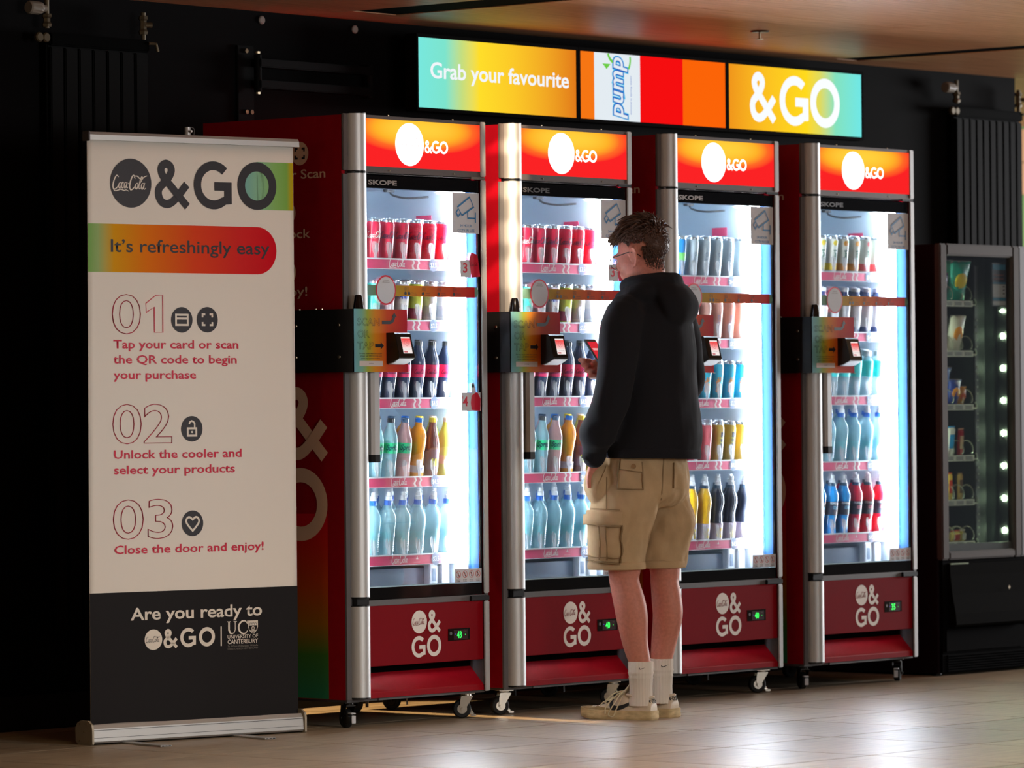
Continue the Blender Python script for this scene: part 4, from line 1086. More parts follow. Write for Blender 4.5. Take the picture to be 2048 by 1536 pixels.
redc = col_m('can_red', 214, 34, 66); 
LIBT['zero'] = (lambda: can('z', redc, prints=[(SCB, .036, .078, SCRD, -20)]), 'red cola can with dark script')
LIBT['classic'] = (lambda: can('c', redc, prints=[(SCB, .036, .078, PWHITE, -20)]), 'red cola can with white script')
LIBT['white_can'] = (lambda: can('w', col_m('can_white', 224, 228, 230), bands=[(.02, .06, col_m('band_pale_grey', 196, 204, 214))]), 'white soft drink can')
LIBT['lime_can'] = (lambda: can('l', col_m('can_lime', 200, 214, 70), bands=[(.012, .05, col_m('band_dark_red', 150, 40, 60))]), 'lime can with dark red base')
LIBT['orange_text_can'] = (lambda: can('f', col_m('can_pale', 228, 226, 222), prints=[(text('FANTA', .05, .022, .03), .025, .085, col_m('ink_blue', 30, 70, 160), -25)]), 'pale can with blue lettering')
LIBT['pink_can'] = (lambda: can('p', col_m('can_rose', 226, 170, 176)), 'pale pink soft drink can')
LIBT['teal_can'] = (lambda: can('t', col_m('can_teal', 70, 196, 176)), 'teal green soft drink can')
LIBT['cola_bottle'] = (lambda: bottle('cb', P_COLA, COLAL, BLKPL, .197, label=(.082, .128, .0316, col_m('label_hot_pink', 226, 50, 100, .4)), prints=[(SCS, .025, .093, SCRD, -20)]), 'dark cola bottle with pink label')
_spl = col_m('label_green', 40, 196, 130, .4); _ink = col_m('ink_dark_green', 20, 70, 80)
_sp = text('Sprite', .050, .020, .03, shear=.3)
LIBT['clear_bottle'] = (lambda: bottle('s', P_SPR, BLUEPET, BLKPL, .203, label=(.092, .130, .0309, _spl), prints=[(_sp, .025, .104, _ink, -22)]), 'clear lemonade bottle with green label')
LIBT['rosy_bottle'] = (lambda: bottle('sz', P_SPR, mat('rosy_liquid', srgb(206, 160, 160), .1, alpha=.8), col_m('cap_slate', 60, 84, 110), .203, label=(.092, .130, .0309, _spl), prints=[(_sp, .025, .104, _ink, -22)]), 'rosy tinted bottle with green label')
LIBT['orange_bottle'] = (lambda: bottle('f', P_FAN, col_m('orange_liquid', 250, 160, 34, .12), col_m('cap_blue', 40, 120, 214), .203, label=(.02, .045, .0292, col_m('label_pale', 226, 214, 226, .4)), prints=[(text('FANTA', .03, .012, .03), .015, .026, col_m('ink_blue', 30, 70, 160), -10)]), 'orange soda bottle with blue cap')
LIBT['brown_bottle'] = (lambda: bottle('lp', P_LP, col_m('brown_liquid', 104, 62, 60, .12), col_m('cap_yellow', 236, 214, 60), .203, label=(.03, .105, .0309, col_m('label_plum', 84, 48, 74, .4)), prints=[(text('L&P', .034, .026, .04), .017, .045, col_m('ink_yellow', 214, 224, 50), -5)]), 'brown bottle with yellow cap')
LIBT['lime_bottle'] = (lambda: bottle('lb', P_SPR, col_m('lime_liquid', 222, 226, 90, .12), col_m('cap_peach', 236, 214, 196), .203, label=(.05, .10, .0302, col_m('label_apricot', 240, 196, 130, .4))), 'yellow green bottle with peach cap')
LIBT['water'] = (lambda: bottle('w', P_WAT, BLUEPET, col_m('cap_royal', 40, 104, 196), .186, capr=.0155, caph=.018, nozzle=.030, label=(.055, .095, .0318, mat('label_film', srgb(140, 215, 225), .3, alpha=.5)), prints=[(rot_me(text('pump', .07, .016, .03)), -.004, .020, WCAP, 22)]), 'clear water bottle with blue sports cap')
LIBT['silver_can'] = (lambda: can('s', col_m('can_silver', 196, 212, 220), .158, prints=[(rot_me(text('zero', .07, .016, .03)), 0, .03, col_m('ink_grey', 150, 165, 178), -5)]), 'tall pale silver can')
LIBT['blue_can'] = (lambda: can('b', col_m('can_azure', 40, 130, 200), .158, bands=[(.06, .09, col_m('band_green', 120, 210, 110))]), 'tall blue and green can')
LIBT['peach_can'] = (lambda: can('pc', col_m('can_peach', 226, 176, 160), .158, prints=[(rot_me(text('zero', .07, .016, .03)), 0, .03, col_m('ink_lilac', 170, 160, 190), -5)]), 'tall peach coloured can')
LIBT['sky_can'] = (lambda: can('sk', col_m('can_sky', 50, 184, 216), .150, prints=[(rot_me(text('lift', .06, .018, .05)), 0, .03, col_m('ink_orange', 226, 150, 80), -8), (rot_me(text('plus', .04, .010, .03)), 0, .10, col_m('ink_orange', 226, 150, 80), 20)]), 'sky blue can with orange print')
LIBT['gold_can'] = (lambda: can('g', col_m('can_gold', 206, 176, 70), .155, prints=[(rect_me(-.012, .01, .018, .118), 0, 0, col_m('ink_navy', 40, 44, 60), 4), (rot_me(text('VITAL', .085, .018, .05)), 0, .022, col_m('ink_yellow', 214, 224, 50), 12)]), 'gold and black energy can')
LIBT['rose_can'] = (lambda: can('r', col_m('can_coral', 226, 110, 120), .155), 'coral pink energy can')
LIBT['black_sports'] = (lambda: bottle('bs', P_BLK, col_m('black_liquid', 26, 34, 54, .12), col_m('cap_dark', 30, 60, 84), .206, capr=.017, caph=.014, nozzle=.034, label=(.006, .070, .0312, col_m('label_lilac', 206, 196, 214, .4)), prints=[(text('e2', .030, .034, .06), .015, .016, col_m('ink_yolk', 226, 196, 60), -5)]), 'black sports bottle with yellow e label')
LIBT['yellow_sports'] = (lambda: bottle('ys', P_SML[:-3] + [(.0315, .15), (.027, .178), (.0175, .198), (.0165, .208)], col_m('yellow_liquid', 250, 196, 30, .12), col_m('cap_dark', 30, 60, 84), .206, capr=.017, caph=.014, nozzle=.034, label=(.006, .070, .0312, col_m('label_lilac', 206, 196, 214, .4)), prints=[(text('e2', .030, .034, .06), .015, .016, col_m('ink_yolk', 226, 196, 60), -5)]), 'yellow sports bottle with lilac label')
def fruit_can(nm, r, g, b):
    return lambda: can(nm, col_m('can_cream', 224, 228, 218), .150, prints=[(shape([circ(0, 0, .011, 14)]), 0, .122, col_m('fruit_' + nm, r, g, b), -12), (shape([circ(0, 0, .006, 8)]), 0, .128, col_m('leaf_green', 70, 150, 70), 14), (rot_me(text('Keri', .05, .016, .04)), 0, .045, col_m('leaf_dark', 50, 110, 90), 5)], bands=[(.012, .04, col_m('fruit_' + nm, r, g, b))])
LIBT['fruit_red'] = (fruit_can('red', 222, 90, 96), 'pale can with red fruit print')
LIBT['fruit_orange'] = (fruit_can('orange', 232, 160, 60), 'pale can with orange fruit print')
LIBT['fruit_yellow'] = (fruit_can('yellow', 236, 208, 60), 'pale can with yellow fruit print')
LIBT['small_dark'] = (lambda: bottle('sd', P_SML, col_m('indigo_liquid', 50, 66, 110, .15), WCAP, .172, capr=.0175, caph=.016, label=(.03, .115, .0304, col_m('label_white', 226, 230, 234, .4))), 'small dark bottle with white label')
LIBT['cyan'] = (lambda: bottle('cy', P_CYN, CLEAR, WCAP, .169, capr=.0190, caph=.022, label=(.085, .150, .0309, col_m('label_cyan', 60, 205, 205, .4))), 'clear bottle with cyan sleeve')
def power(nm, lr, lg, lb): return lambda: bottle(nm, P_PWR, col_m('sport_' + nm, lr, lg, lb, .12), col_m('cap_dark', 30, 60, 84), .199, capr=.017, caph=.014, nozzle=.032, label=(.082, .140, .0309, col_m('label_ink', 34, 44, 62, .4)), prints=[(text('POWERADE', .044, .009, .03), .022, .126, WCAP, -16), (text('ION4', .026, .014, .05), .013, .106, col_m('ink_pale_' + nm, (lr + 230) // 2, (lg + 230) // 2, (lb + 230) // 2), -8)])
LIBT['red_sport'] = (power('red', 206, 30, 62), 'red sports drink with black label')
LIBT['blue_sport'] = (power('blue', 20, 140, 214), 'blue sports drink with black label')
PLAN = {
 0: [['zero'] * 5 + ['classic'] * 2, ['white_can', 'white_can', 'lime_can', 'orange_text_can', 'pink_can', 'teal_can', 'teal_can'], ['cola_bottle'] * 7, ['lime_bottle', 'brown_bottle', 'orange_bottle', 'rosy_bottle', 'clear_bottle', 'clear_bottle', 'clear_bottle'], ['water'] * 7],
 2: [['silver_can'] * 5 + ['blue_can'] * 2, ['peach_can'] * 7, ['sky_can'] * 7, ['gold_can'] * 3 + ['rose_can'] * 4, ['black_sports'] * 3 + ['yellow_sports'] * 4],
 3: [['fruit_red', 'fruit_red', 'fruit_orange', 'fruit_orange', 'fruit_yellow', 'fruit_yellow', 'fruit_yellow'], ['small_dark'] * 7, ['cyan'] * 7, ['water'] * 7, ['red_sport'] * 3 + ['blue_sport'] * 4]}
PLAN[1] = PLAN[0]
ORD = ['first', 'second', 'third', 'fourth', 'fifth', 'sixth', 'seventh']
SHN = ['top', 'second', 'middle', 'fourth', 'bottom']
ROWN = ['front row', 'row behind', 'back row']
proto = {}
for i in range(4):
    for s in range(5):
        zt = SHELFZ[i][s]
        for k in range(7):
            kind = PLAN[i][s][k]; fn, desc = LIBT[kind]
            is_can = '_can' in kind or kind in ('zero', 'classic') or kind.startswith('fruit')
            for row in range(3 if is_can or kind == 'water' else 2):
                if row and k > 6 - row - 1: continue
                y = .137 + row * (.0565 if is_can else .0695)
                z = zt - .0115 + (y - .105) * math.tan(TILT) - .00 + .003
                loc = (XF[i] + LX(i, s, k), y, z)
                lab = '%s, %s from right, %s, %s shelf, %s' % (desc, ORD[k], ROWN[row], SHN[s], WHO[i])
                lab = ' '.join(lab.split()[:16])
                group = ('cans on the %s shelf of the %s' if is_can else 'bottles on the %s shelf of the %s') % (SHN[s], WHO[i])
                if kind not in proto:
                    o = fn(); proto[kind] = o; o.location = loc; o['label'] = lab; o['group'] = group
                    o.rotation_euler = (TILT, 0, 0)
                else:
                    o = dup(proto[kind], loc, lab, group)
                    o.rotation_euler = (TILT, 0, radians(((i * 7 + k * 5 + s * 3 + row * 11) % 9 - 4) * 1.2))
# ================================================================ PERSON
# body frame: x right, y front, z up; stands at PB, facing the second cooler
PB = Vector((0.935, -0.535, 0)); PA = math.asin(0.12)
person = thing('person', 'man in black hoodie, khaki cargo shorts and white trainers, seen from behind', 'person', PB, PA)
def remeshed(bm, vox, smooth=4, name='m', disp=None):
    me = me_from(bm, name); o = bpy.data.objects.new('tmp', me); COL.objects.link(o)
    r = o.modifiers.new('r', 'REMESH'); r.mode = 'VOXEL'; r.voxel_size = vox; r.use_smooth_shade = True
    if smooth: s = o.modifiers.new('s', 'SMOOTH'); s.iterations = smooth; s.factor = 0.5
    dg = bpy.context.evaluated_depsgraph_get(); dg.update()
    out = bpy.data.meshes.new_from_object(o.evaluated_get(dg)); bpy.data.objects.remove(o)
    for p in out.polygons: p.use_smooth = True
    if disp:
        bm = bmesh.new(); bm.from_mesh(out); bm.normal_update()
        for v in bm.verts: v.co += v.normal * disp(v.co)
        bm.to_mesh(out); bm.free()
    out.materials.clear(); out.name = name
    return out
def limb(bm, pts, seg=20, n=4, up=Vector((0, 1, 0))):
    """pts: (x,y,z, r) or (x,y,z, rside, rup)"""
    q = catmull([p if len(p) == 5 else (p[0], p[1], p[2], p[3], p[3]) for p in pts], n)
    tube(bm, [Vector(a[:3]) for a in q], [(a[3], a[4]) for a in q], seg, up)
    for e in (pts[0], pts[-1]): ball(bm, e[:3], min(e[3:]) * 0.98, 2)
def stack(bm, rings, seg=32, n=4):
    """rings: (cx, cy, z, a, b) horizontal ellipses"""
    q = catmull(rings, n); R = []
    for cx, cy, z, a, b in q: R.append([bm.verts.new((cx + a * cos(2 * pi * k / seg), cy + b * sin(2 * pi * k / seg), z)) for k in range(seg)])
    for A, B in zip(R, R[1:]):
        for k in range(seg): bm.faces.new((A[k], A[(k + 1) % seg], B[(k + 1) % seg], B[k]))
    bm.faces.new(R[0][::-1]); bm.faces.new(R[-1])
SKIN = mat('skin', srgb(190, 124, 106), 0.5, spec=0.3)
N_, L_ = nt(SKIN); SKIN.node_tree.nodes['Principled BSDF'].inputs['Subsurface Weight'].default_value = 0.08
bump(SKIN, nscale=90, strength=0.12, dist=0.001, colvar=0.10)
# ---- body: one continuous surface
bm = bmesh.new()
HT = Matrix.Translation((0, 0.012, 1.64)) @ Matrix.Rotation(radians(-13), 4, 'X') @ Matrix.Translation((0, 0, -1.64))   # head bowed a little
def hb(c, r, rot=None):
    t = bmesh.new(); ball(t, (0, 0, 0), r, 3); m = HT @ Matrix.Translation(Vector(c)) @ (rot or Matrix.Identity(4)); merge(bm, t, m)
hb((0, -.008, 1.728), (.074, .093, .082)); hb((0, .030, 1.690), (.064, .068, .078)); hb((0, .045, 1.650), (.052, .052, .055))
hb((0, .072, 1.618), (.024, .022, .018)); hb((0, .020, 1.640), (.056, .055, .040))
for s in (-1, 1):
    hb((s * .030, .078, 1.672), (.022, .018, .016)); hb((s * .020, .092, 1.712), (.026, .012, .009)); hb((s * .046, .010, 1.645), (.016, .045, .030))
hb((0, .101, 1.688), (.009, .014, .022), Matrix.Rotation(radians(20), 4, 'X')); hb((0, .110, 1.672), (.013, .014, .010)); 
hb((0, .094, 1.645), (.022, .010, .006)); hb((0, .092, 1.634), (.020, .010, .007))
for s in (-1, 1):      # ears
    e = bmesh.new(); q = [(s * (.080 + .010 * max(0, -cos(a))), -.012 + .020 * cos(a) - .004 * sin(a), 1.682 + .034 * sin(a)) for a in [radians(k) for k in range(-95, 300, 20)] if not (-60 < math.degrees(a) < 20)]
    tube(e, q, [.0050] * len(q), 8); merge(bm, e, HT)
    hb((s * .078, -.014, 1.682), (.0055, .016, .029)); hb((s * .081, -.004, 1.654), (.006, .009, .012)); hb((s * .077, .004, 1.682), (.006, .005, .009)); hb((s * .074, -.010, 1.680), (.008, .012, .024))
limb(bm, [(0, -.035, 1.46, .062), (0, -.028, 1.54, .058), (0, -.016, 1.60, .056), (0, -.005, 1.67, .055)])
stack(bm, [(0, -.01, 1.50, .10, .07), (0, 0, 1.44, .165, .10), (0, 0, 1.30, .150, .105), (0, 0, 1.12, .135, .095), (0, .01, .98, .150, .105), (0, .02, .88, .155, .11)])
# arms
limb(bm, [(-.165, 0, 1.46, .050), (-.225, -.015, 1.32, .043), (-.255, -.01, 1.20, .038), (-.262, .01, 1.14, .038), (-.245, .05, 1.06, .036), (-.222, .090, .965, .029, .025), (-.206, .108, .925, .027, .020)])
limb(bm, [(.165, 0, 1.46, .050), (.225, .0, 1.34, .044), (.255, .0, 1.215, .038), (.235, .05, 1.205, .037), (.165, .16, 1.245, .031), (.105, .225, 1.285, .027, .022)])
# left hand, resting in the pocket: palm and five fingers
limb(bm, [(-.206, .108, .925, .027, .018), (-.196, .118, .888, .040, .016), (-.188, .122, .850, .040, .014)])
for k, (dx, ln) in enumerate(((-.030, .060), (-.010, .072), (.010, .068), (.028, .050))):
    a = Vector((-.188 + dx * .6, .122 + dx * .75, .852)); limb(bm, [tuple(a) + (.0095,), tuple(a + Vector((.006, .004, -ln * .5))) + (.009,), tuple(a + Vector((.016, .0, -ln))) + (.0075,)], 10, 3)
limb(bm, [(-.188, .136, .900, .012), (-.176, .148, .876, .010), (-.170, .150, .850, .0085)], 10, 3)
# right hand round the phone
limb(bm, [(.105, .225, 1.285, .027, .020), (.088, .252, 1.296, .036, .017), (.068, .272, 1.305, .036, .015)])
for k in range(4):
    z = 1.250 + k * .0205; ln = (.0, .004, .006, .002)[k]
    y0 = .262 + (z - 1.268) * .70
    limb(bm, [(.072, y0 + .006, z, .0095), (.042, y0 + .022, z + .002, .009), (.015 - ln, y0 + .014, z + .003, .0085), (.011 - ln, y0 + .0, z + .003, .008), (.017, y0 - .012, z + .003, .0070)], 10, 3)
limb(bm, [(.098, .238, 1.300, .012), (.096, .238, 1.335, .0105), (.082, .238, 1.358, .009), (.066, .242, 1.370, .008)], 10, 3)
# legs
for s, kx, ky, ax, ay in ((-1, -.100, .048, -.078, -.004), (1, .098, .0, .076, .006)):
    cy = ky
    e = 1.0 if s < 0 else .55; g = 1.0 if s < 0 else .95
    limb(bm, [(s * .085, .02, .90, .085), (s * .098, .035, .74, .080), (kx, cy, .56, .060 * g, .062 * g), (kx, cy, .50, .052 * g, .056 * g), (kx * .98, cy - .018 * e, .43, .055 * g, .060 * g), (kx * .95, cy - .028 * e, .37, .053 * g, .060 * g), ((kx + ax) / 2, (cy + ay) / 2 - .010 * e, .28, .043, .049), (ax, ay, .19, .034, .040), (ax, ay, .10, .031, .034), (ax, ay + .01, .060, .026, .034)])
    limb(bm, [(ax, ay - .02, .052, .022, .018), (ax * 1.03, ay + .04, .050, .022, .015), (ax * 1.06, ay + .09, .047, .018, .008)])
body = obj('body', remeshed(bm, .0050, 3, 'body'), SKIN, person)

# ---- hoodie
def fold(v):
    n = noise.noise(Vector((v.x * 7, v.y * 7, v.z * 4 + 3))) * .006 + noise.noise(Vector((v.x * 16, v.y * 16, v.z * 11))) * .0035
    return n
bm = bmesh.new()
stack(bm, [(.0, -.005, .955, .170, .155), (.0, -.008, .970, .192, .172), (0, -.012, 1.02, .200, .180), (0, -.012, 1.12, .195, .172), (0, -.010, 1.25, .190, .160), (0, -.012, 1.38, .190, .152), (0, -.015, 1.47, .172, .135), (0, -.018, 1.53, .115, .105), (0, -.018, 1.57, .085, .085)], 40)
# sleeves
limb(bm, [(-.155, -.005, 1.475, .078), (-.200, -.008, 1.41, .080), (-.232, -.015, 1.31, .075), (-.262, -.018, 1.21, .070), (-.268, .0, 1.14, .068), (-.255, .040, 1.08, .066), (-.243, .070, 1.035, .067), (-.234, .082, 1.008, .054), (-.226, .090, .985, .043), (-.222, .096, .958, .041)], 24)
limb(bm, [(.155, -.005, 1.475, .078), (.205, -.005, 1.41, .080), (.240, -.005, 1.31, .073), (.262, .0, 1.22, .068), (.250, .05, 1.195, .064), (.205, .115, 1.215, .058), (.155, .175, 1.245, .052), (.130, .202, 1.262, .042), (.112, .220, 1.278, .038)], 24)
# hood bunched behind the neck and lying on the upper back
tube(bm, [Vector(p) for p in [(.088 * sin(a), -.018 + .088 * cos(a), 1.570 + .022 * (1 - cos(a)) / 2 + .006) for a in [2 * pi * k / 24 for k in range(24)]]], (.030), 12, cyc=True)
stack(bm, [(0, -.120, 1.425, .050, .024), (.0, -.134, 1.448, .086, .038), (0, -.140, 1.485, .108, .048), (0, -.128, 1.530, .112, .056), (0, -.100, 1.572, .100, .056), (0, -.070, 1.598, .086, .044)], 28)
limb(bm, [(-.100, -.06, 1.555, .042), (-.115, -.02, 1.545, .036), (-.085, .06, 1.53, .028), (-.03, .095, 1.50, .022)], 14)
limb(bm, [(.100, -.06, 1.555, .042), (.115, -.02, 1.545, .036), (.085, .06, 1.53, .028), (.03, .095, 1.50, .022)], 14)
HOOD = mat('hoodie_black', srgb(30, 30, 34), 0.9, spec=0.12); HOOD.node_tree.nodes['Principled BSDF'].inputs['Sheen Weight'].default_value = 0.03
bump(HOOD, nscale=700, strength=0.15, dist=0.0006)
hood = obj('hoodie', remeshed(bm, .0065, 4, 'hoodie', fold), HOOD, person)
# ribbed cuffs and hem
rib = lambda a, z: 1 + .014 * (1 if int(a * 36 / pi) % 2 else -1)
bm = bmesh.new()
def ribring(cx, cy, z0, z1, a, b, nrib=90, flare=1.0):
    bm = bmesh.new(); seg = nrib * 2; R = []
    for z, k in ((z0, .985), (z0 + .004, 1.0), ((z0 + z1) / 2, 1.01), (z1, 1.0), (z1 + .004, .96)):
        R.append([bm.verts.new((cx + a * k * (1 + .006 * (q % 2)) * cos(2 * pi * q / seg), cy + b * k * (1 + .006 * (q % 2)) * sin(2 * pi * q / seg), z)) for q in range(seg)])
    for A, B in zip(R, R[1:]):
        for q in range(seg): bm.faces.new((A[q], A[(q + 1) % seg], B[(q + 1) % seg], B[q]))
    bm.faces.new(R[0][::-1]); bm.faces.new(R[-1])
    return bm
hm = ribring(0, -.010, .945, .995, .194, .174)
for v in hm.verts: v.co.z += -.020 * (v.co.x + .15) - .03 * max(0, -v.co.y) * .5 + .008
obj('waist_rib', me_from(hm, 'rib', True), HOOD, person)
cf = ribring(0, 0, -.030, .028, .040, .038, 36)
bmesh.ops.transform(cf, matrix=Matrix.Translation((-.2215, .097, .970)) @ Matrix.Rotation(radians(20), 4, 'X') @ Matrix.Rotation(radians(10), 4, 'Y'), verts=cf.verts)
obj('sleeve_cuff', me_from(cf, 'rib', True), HOOD, person)
cf = ribring(0, 0, -.028, .028, .036, .034, 36)
bmesh.ops.transform(cf, matrix=Matrix.Translation((.118, .212, 1.272)) @ Vector((-.55, .66, .42)).to_track_quat('Z', 'Y').to_matrix().to_4x4(), verts=cf.verts)
obj('sleeve_cuff', me_from(cf, 'rib', True), HOOD, person)

# ---- cargo shorts
KH = bump(mat('khaki_cotton', srgb(182, 154, 118), 0.85, spec=0.1), nscale=14, strength=0.45, dist=0.008, detail=5, colvar=0.08)
def sfold(v):
    return noise.noise(Vector((v.x * 9 + 5, v.y * 9, v.z * 6))) * .006 + noise.noise(Vector((v.x * 20, v.y * 20, v.z * 15 + v.x * 26))) * .0052 + abs(noise.noise(Vector((v.x * 12 + 9, v.y * 12, v.z * 9 - v.x * 14)))) * .007
bm = bmesh.new()
stack(bm, [(0, .02, 1.02, .150, .125), (0, .025, .98, .172, .145), (0, .025, .92, .182, .152), (0, .025, .86, .188, .156), (0, .03, .81, .182, .150), (0, .03, .775, .13, .11)], 40)
for s, ky in ((-1, .078), (1, .036)):
    stack(bm, [(s * .095, .03, .88, .085, .13), (s * .103, .04, .80, .100, .132), (s * .108, ky - .02, .72, .104, .126), (s * .108, ky - .008, .64, .100, .112), (s * .106, ky - .004, .58, .098, .104), (s * .106, ky, .552, .099, .104)], 32)
ball(bm, (-.172, .112, .862), (.050, .058, .078), 3)
ball(bm, (-.150, .105, .905), (.050, .050, .04), 3)
sh_me = remeshed(bm, .0058, 3, 'shorts', sfold)
shorts = obj('shorts', sh_me, KH, person)
for s, ky in ((-1, .078), (1, .036)):
    hm = ribring(s * .106, ky, .547, .572, .1025, .1075, 20)
    obj('leg_hem', me_from(hm, 'hem', True), KH, person)
# patches laid on the cloth surface (pockets, flaps, seams and painted edge shade)
VD = Vector((.5570 * 0, 0, 0))
ROTI = Matrix.Rotation(-PA, 4, 'Z')
vd = (ROTI @ Vector((0.759, 0.651, 0))).normalized()      # direction from the viewing side into the body, in body frame
rr = Vector((vd.y, -vd.x, 0))
bvh_s = BVHTree.FromPolygons([v.co for v in sh_me.vertices], [tuple(p.vertices) for p in sh_me.polygons])
def patch(name, bvh, P, thick, m, parent, nx=14, nz=10, direction=None, puff=0.0, right=None):
    """P: four corners (r, z) bl, br, tr, tl measured across the cloth; laid on the surface and thickened"""
    d = direction or vd; rt = right or rr
    bm = bmesh.new(); V = {}
    for i in range(nx + 1):
        for j in range(nz + 1):
            u, w_ = i / nx, j / nz
            r = (1 - w_) * ((1 - u) * P[0][0] + u * P[1][0]) + w_ * ((1 - u) * P[3][0] + u * P[2][0])
            z = (1 - w_) * ((1 - u) * P[0][1] + u * P[1][1]) + w_ * ((1 - u) * P[3][1] + u * P[2][1])
            o = rt * r + Vector((0, 0, z)) - d * 1.0
            h = bvh.ray_cast(o, d)
            if h[0] is None: continue
            pf = puff * sin(pi * u) ** .5 * sin(pi * w_) ** .5 if puff else 0
            V[i, j] = (h[0] + h[1] * .0008, h[0] + h[1] * (thick + pf))
    idx = {}
    for k, (a, b) in V.items(): idx[k] = (bm.verts.new(a), bm.verts.new(b))
    for i in range(nx):
        for j in range(nz):
            c = [(i, j), (i + 1, j), (i + 1, j + 1), (i, j + 1)]
            if all(q in idx for q in c):
                if max((idx[c[0]][1].co - idx[q][1].co).length for q in c) > .06: continue
                bm.faces.new([idx[q][1] for q in c]); bm.faces.new([idx[q][0] for q in c[::-1]])
    bd = [e for e in bm.edges if len(e.link_faces) == 1]
    inv = {v: k for k, (a, b) in idx.items() for v in (a,)}; top = {b: a for a, b in idx.values()}
    for e in bd:
        a, b = e.verts
        if a in top and b in top:
            try: bm.faces.new((a, b, top[b], top[a]))
            except ValueError: pass
    return obj(name, me_from(bm, name, True, 50), m, parent)
pk = patch('cargo_pocket', bvh_s, [(-.218, .578), (-.112, .568), (-.106, .735), (-.222, .745)], .010, KH, person, 16, 14, puff=.010)
patch('pocket_flap', bvh_s, [(-.232, .715), (-.112, .712), (-.104, .757), (-.228, .762)], .021, KH, person, 16, 6, puff=.005)
patch('pocket_pleat', bvh_s, [(-.176, .585), (-.156, .583), (-.154, .715), (-.176, .717)], .021, KH, person, 4, 12)
patch('back_pocket', bvh_s, [(-.118, .842), (-.028, .838), (-.030, .905), (-.112, .915)], .0035, KH, person, 14, 10)
patch('pocket_flap', bvh_s, [(-.108, .912), (-.030, .902), (-.032, .942), (-.104, .950)], .007, KH, person, 14, 6)
patch('back_pocket', bvh_s, [(.080, .842), (.128, .840), (.130, .925), (.084, .930)], .0035, KH, person, 8, 10)
SEAM_SHADE = mat('khaki_seam_and_shade', srgb(140, 116, 86), 0.9, spec=0.1)  # seams darkened to stand in for the shaded pocket edges
for P in ([(-.162, .770), (-.159, .770), (-.158, .885), (-.161, .885)], [(-.228, .770), (-.112, .764), (-.112, .767), (-.228, .773)], [(-.218, .600), (-.114, .592), (-.114, .594), (-.218, .602)], [(.036, .80), (.040, .80), (.050, .95), (.046, .95)]):
    patch('seam_and_shade', bvh_s, P, .0022 if P[0][1] != .600 else .024, SEAM_SHADE, person, 12, 4)
h = bvh_s.ray_cast(rr * -.060 + Vector((0, 0, .922)) - vd, vd)
if h[0]:
    bm = bmesh.new(); lathe(bm, [(0, 0), (.009, 0), (.009, .003), (.005, .002), (0, .002)], 16, Matrix.Translation(h[0] + h[1] * .007) @ h[1].to_track_quat('Z', 'Y').to_matrix().to_4x4())
    obj('button', bm, mat('button_horn', srgb(150, 116, 78), .4), person)
for P in ([(-.113, .575), (-.109, .575), (-.105, .712), (-.109, .712)], [(-.216, .580), (-.114, .571), (-.114, .575), (-.216, .584)], [(-.178, .588), (-.175, .588), (-.174, .712), (-.177, .712)], [(-.158, .586), (-.155, .586), (-.153, .712), (-.156, .712)]):
    patch('seam_and_shade', bvh_s, P, .0225, SEAM_SHADE, person, 8, 12)
for P in ([(-.230, .712), (-.110, .709), (-.110, .713), (-.230, .716)],): patch('seam_and_shade', bvh_s, P, .0268, SEAM_SHADE, person, 14, 3)  # shadow under the flap edge, laid on as a dark line
for P in ([(-.120, .840), (-.028, .836), (-.028, .840), (-.120, .844)], [(-.120, .842), (-.116, .842), (-.110, .945), (-.114, .945)], [(-.031, .838), (-.027, .838), (-.029, .938), (-.033, .938)], [(-.110, .910), (-.030, .900), (-.030, .903), (-.110, .913)], [(.079, .842), (.081, .842), (.084, .935), (.082, .935)]):
    patch('seam_and_shade', bvh_s, P, .0078, SEAM_SHADE, person, 10, 10)
# pocket opening at the left hip
patch('pocket_edge', bvh_s, [(-.196, .842), (-.186, .842), (-.152, .925), (-.158, .930)], .005, KH, person, 4, 12)

# ---- socks
SOCK = bump(mat('sock_white', srgb(214, 206, 196), 0.9, spec=0.1), scale=(1, 1, .2), nscale=200, strength=0.2, dist=0.001)
def sock(s, ax, ay, ztop, lab=None):
    R = []; bm = bmesh.new(); seg = 96
    prof = [(.052, .040, .048), (.085, .037, .043), (.115, .037, .042), (.150, .039, .044), (.153, .0410, .046), (.158, .039, .044), (ztop - .045, .041, .046), (ztop - .040, .043, .048), (ztop - .036, .041, .046), (ztop - .004, .042, .047), (ztop, .041, .046), (ztop + .001, .036, .041)]
    for z, a, b in prof:
        R.append([bm.verts.new((ax + a * (1 + .022 * ((q // 2) % 2)) * cos(2 * pi * q / seg), ay + b * (1 + .022 * ((q // 2) % 2)) * sin(2 * pi * q / seg), z)) for q in range(seg)])
    for A, B in zip(R, R[1:]):
        for q in range(seg): bm.faces.new((A[q], A[(q + 1) % seg], B[(q + 1) % seg], B[q]))
    bm.faces.new(R[0][::-1]); bm.faces.new(R[-1])
    me = me_from(bm, 'sock', True, 60)
    o = obj('sock', me, SOCK, person)
    return o, BVHTree.FromPolygons([v.co for v in me.vertices], [tuple(p.vertices) for p in me.polygons])
SW = catmull([(-.5, .10), (-.44, -.06), (-.30, -.13), (-.10, -.09), (.15, .02), (.5, .20)], 5) + catmull([(.5, .20), (.15, .07), (-.10, .0), (-.25, -.02), (-.33, .02), (-.36, .12), (-.34, .22)], 5)[1:]
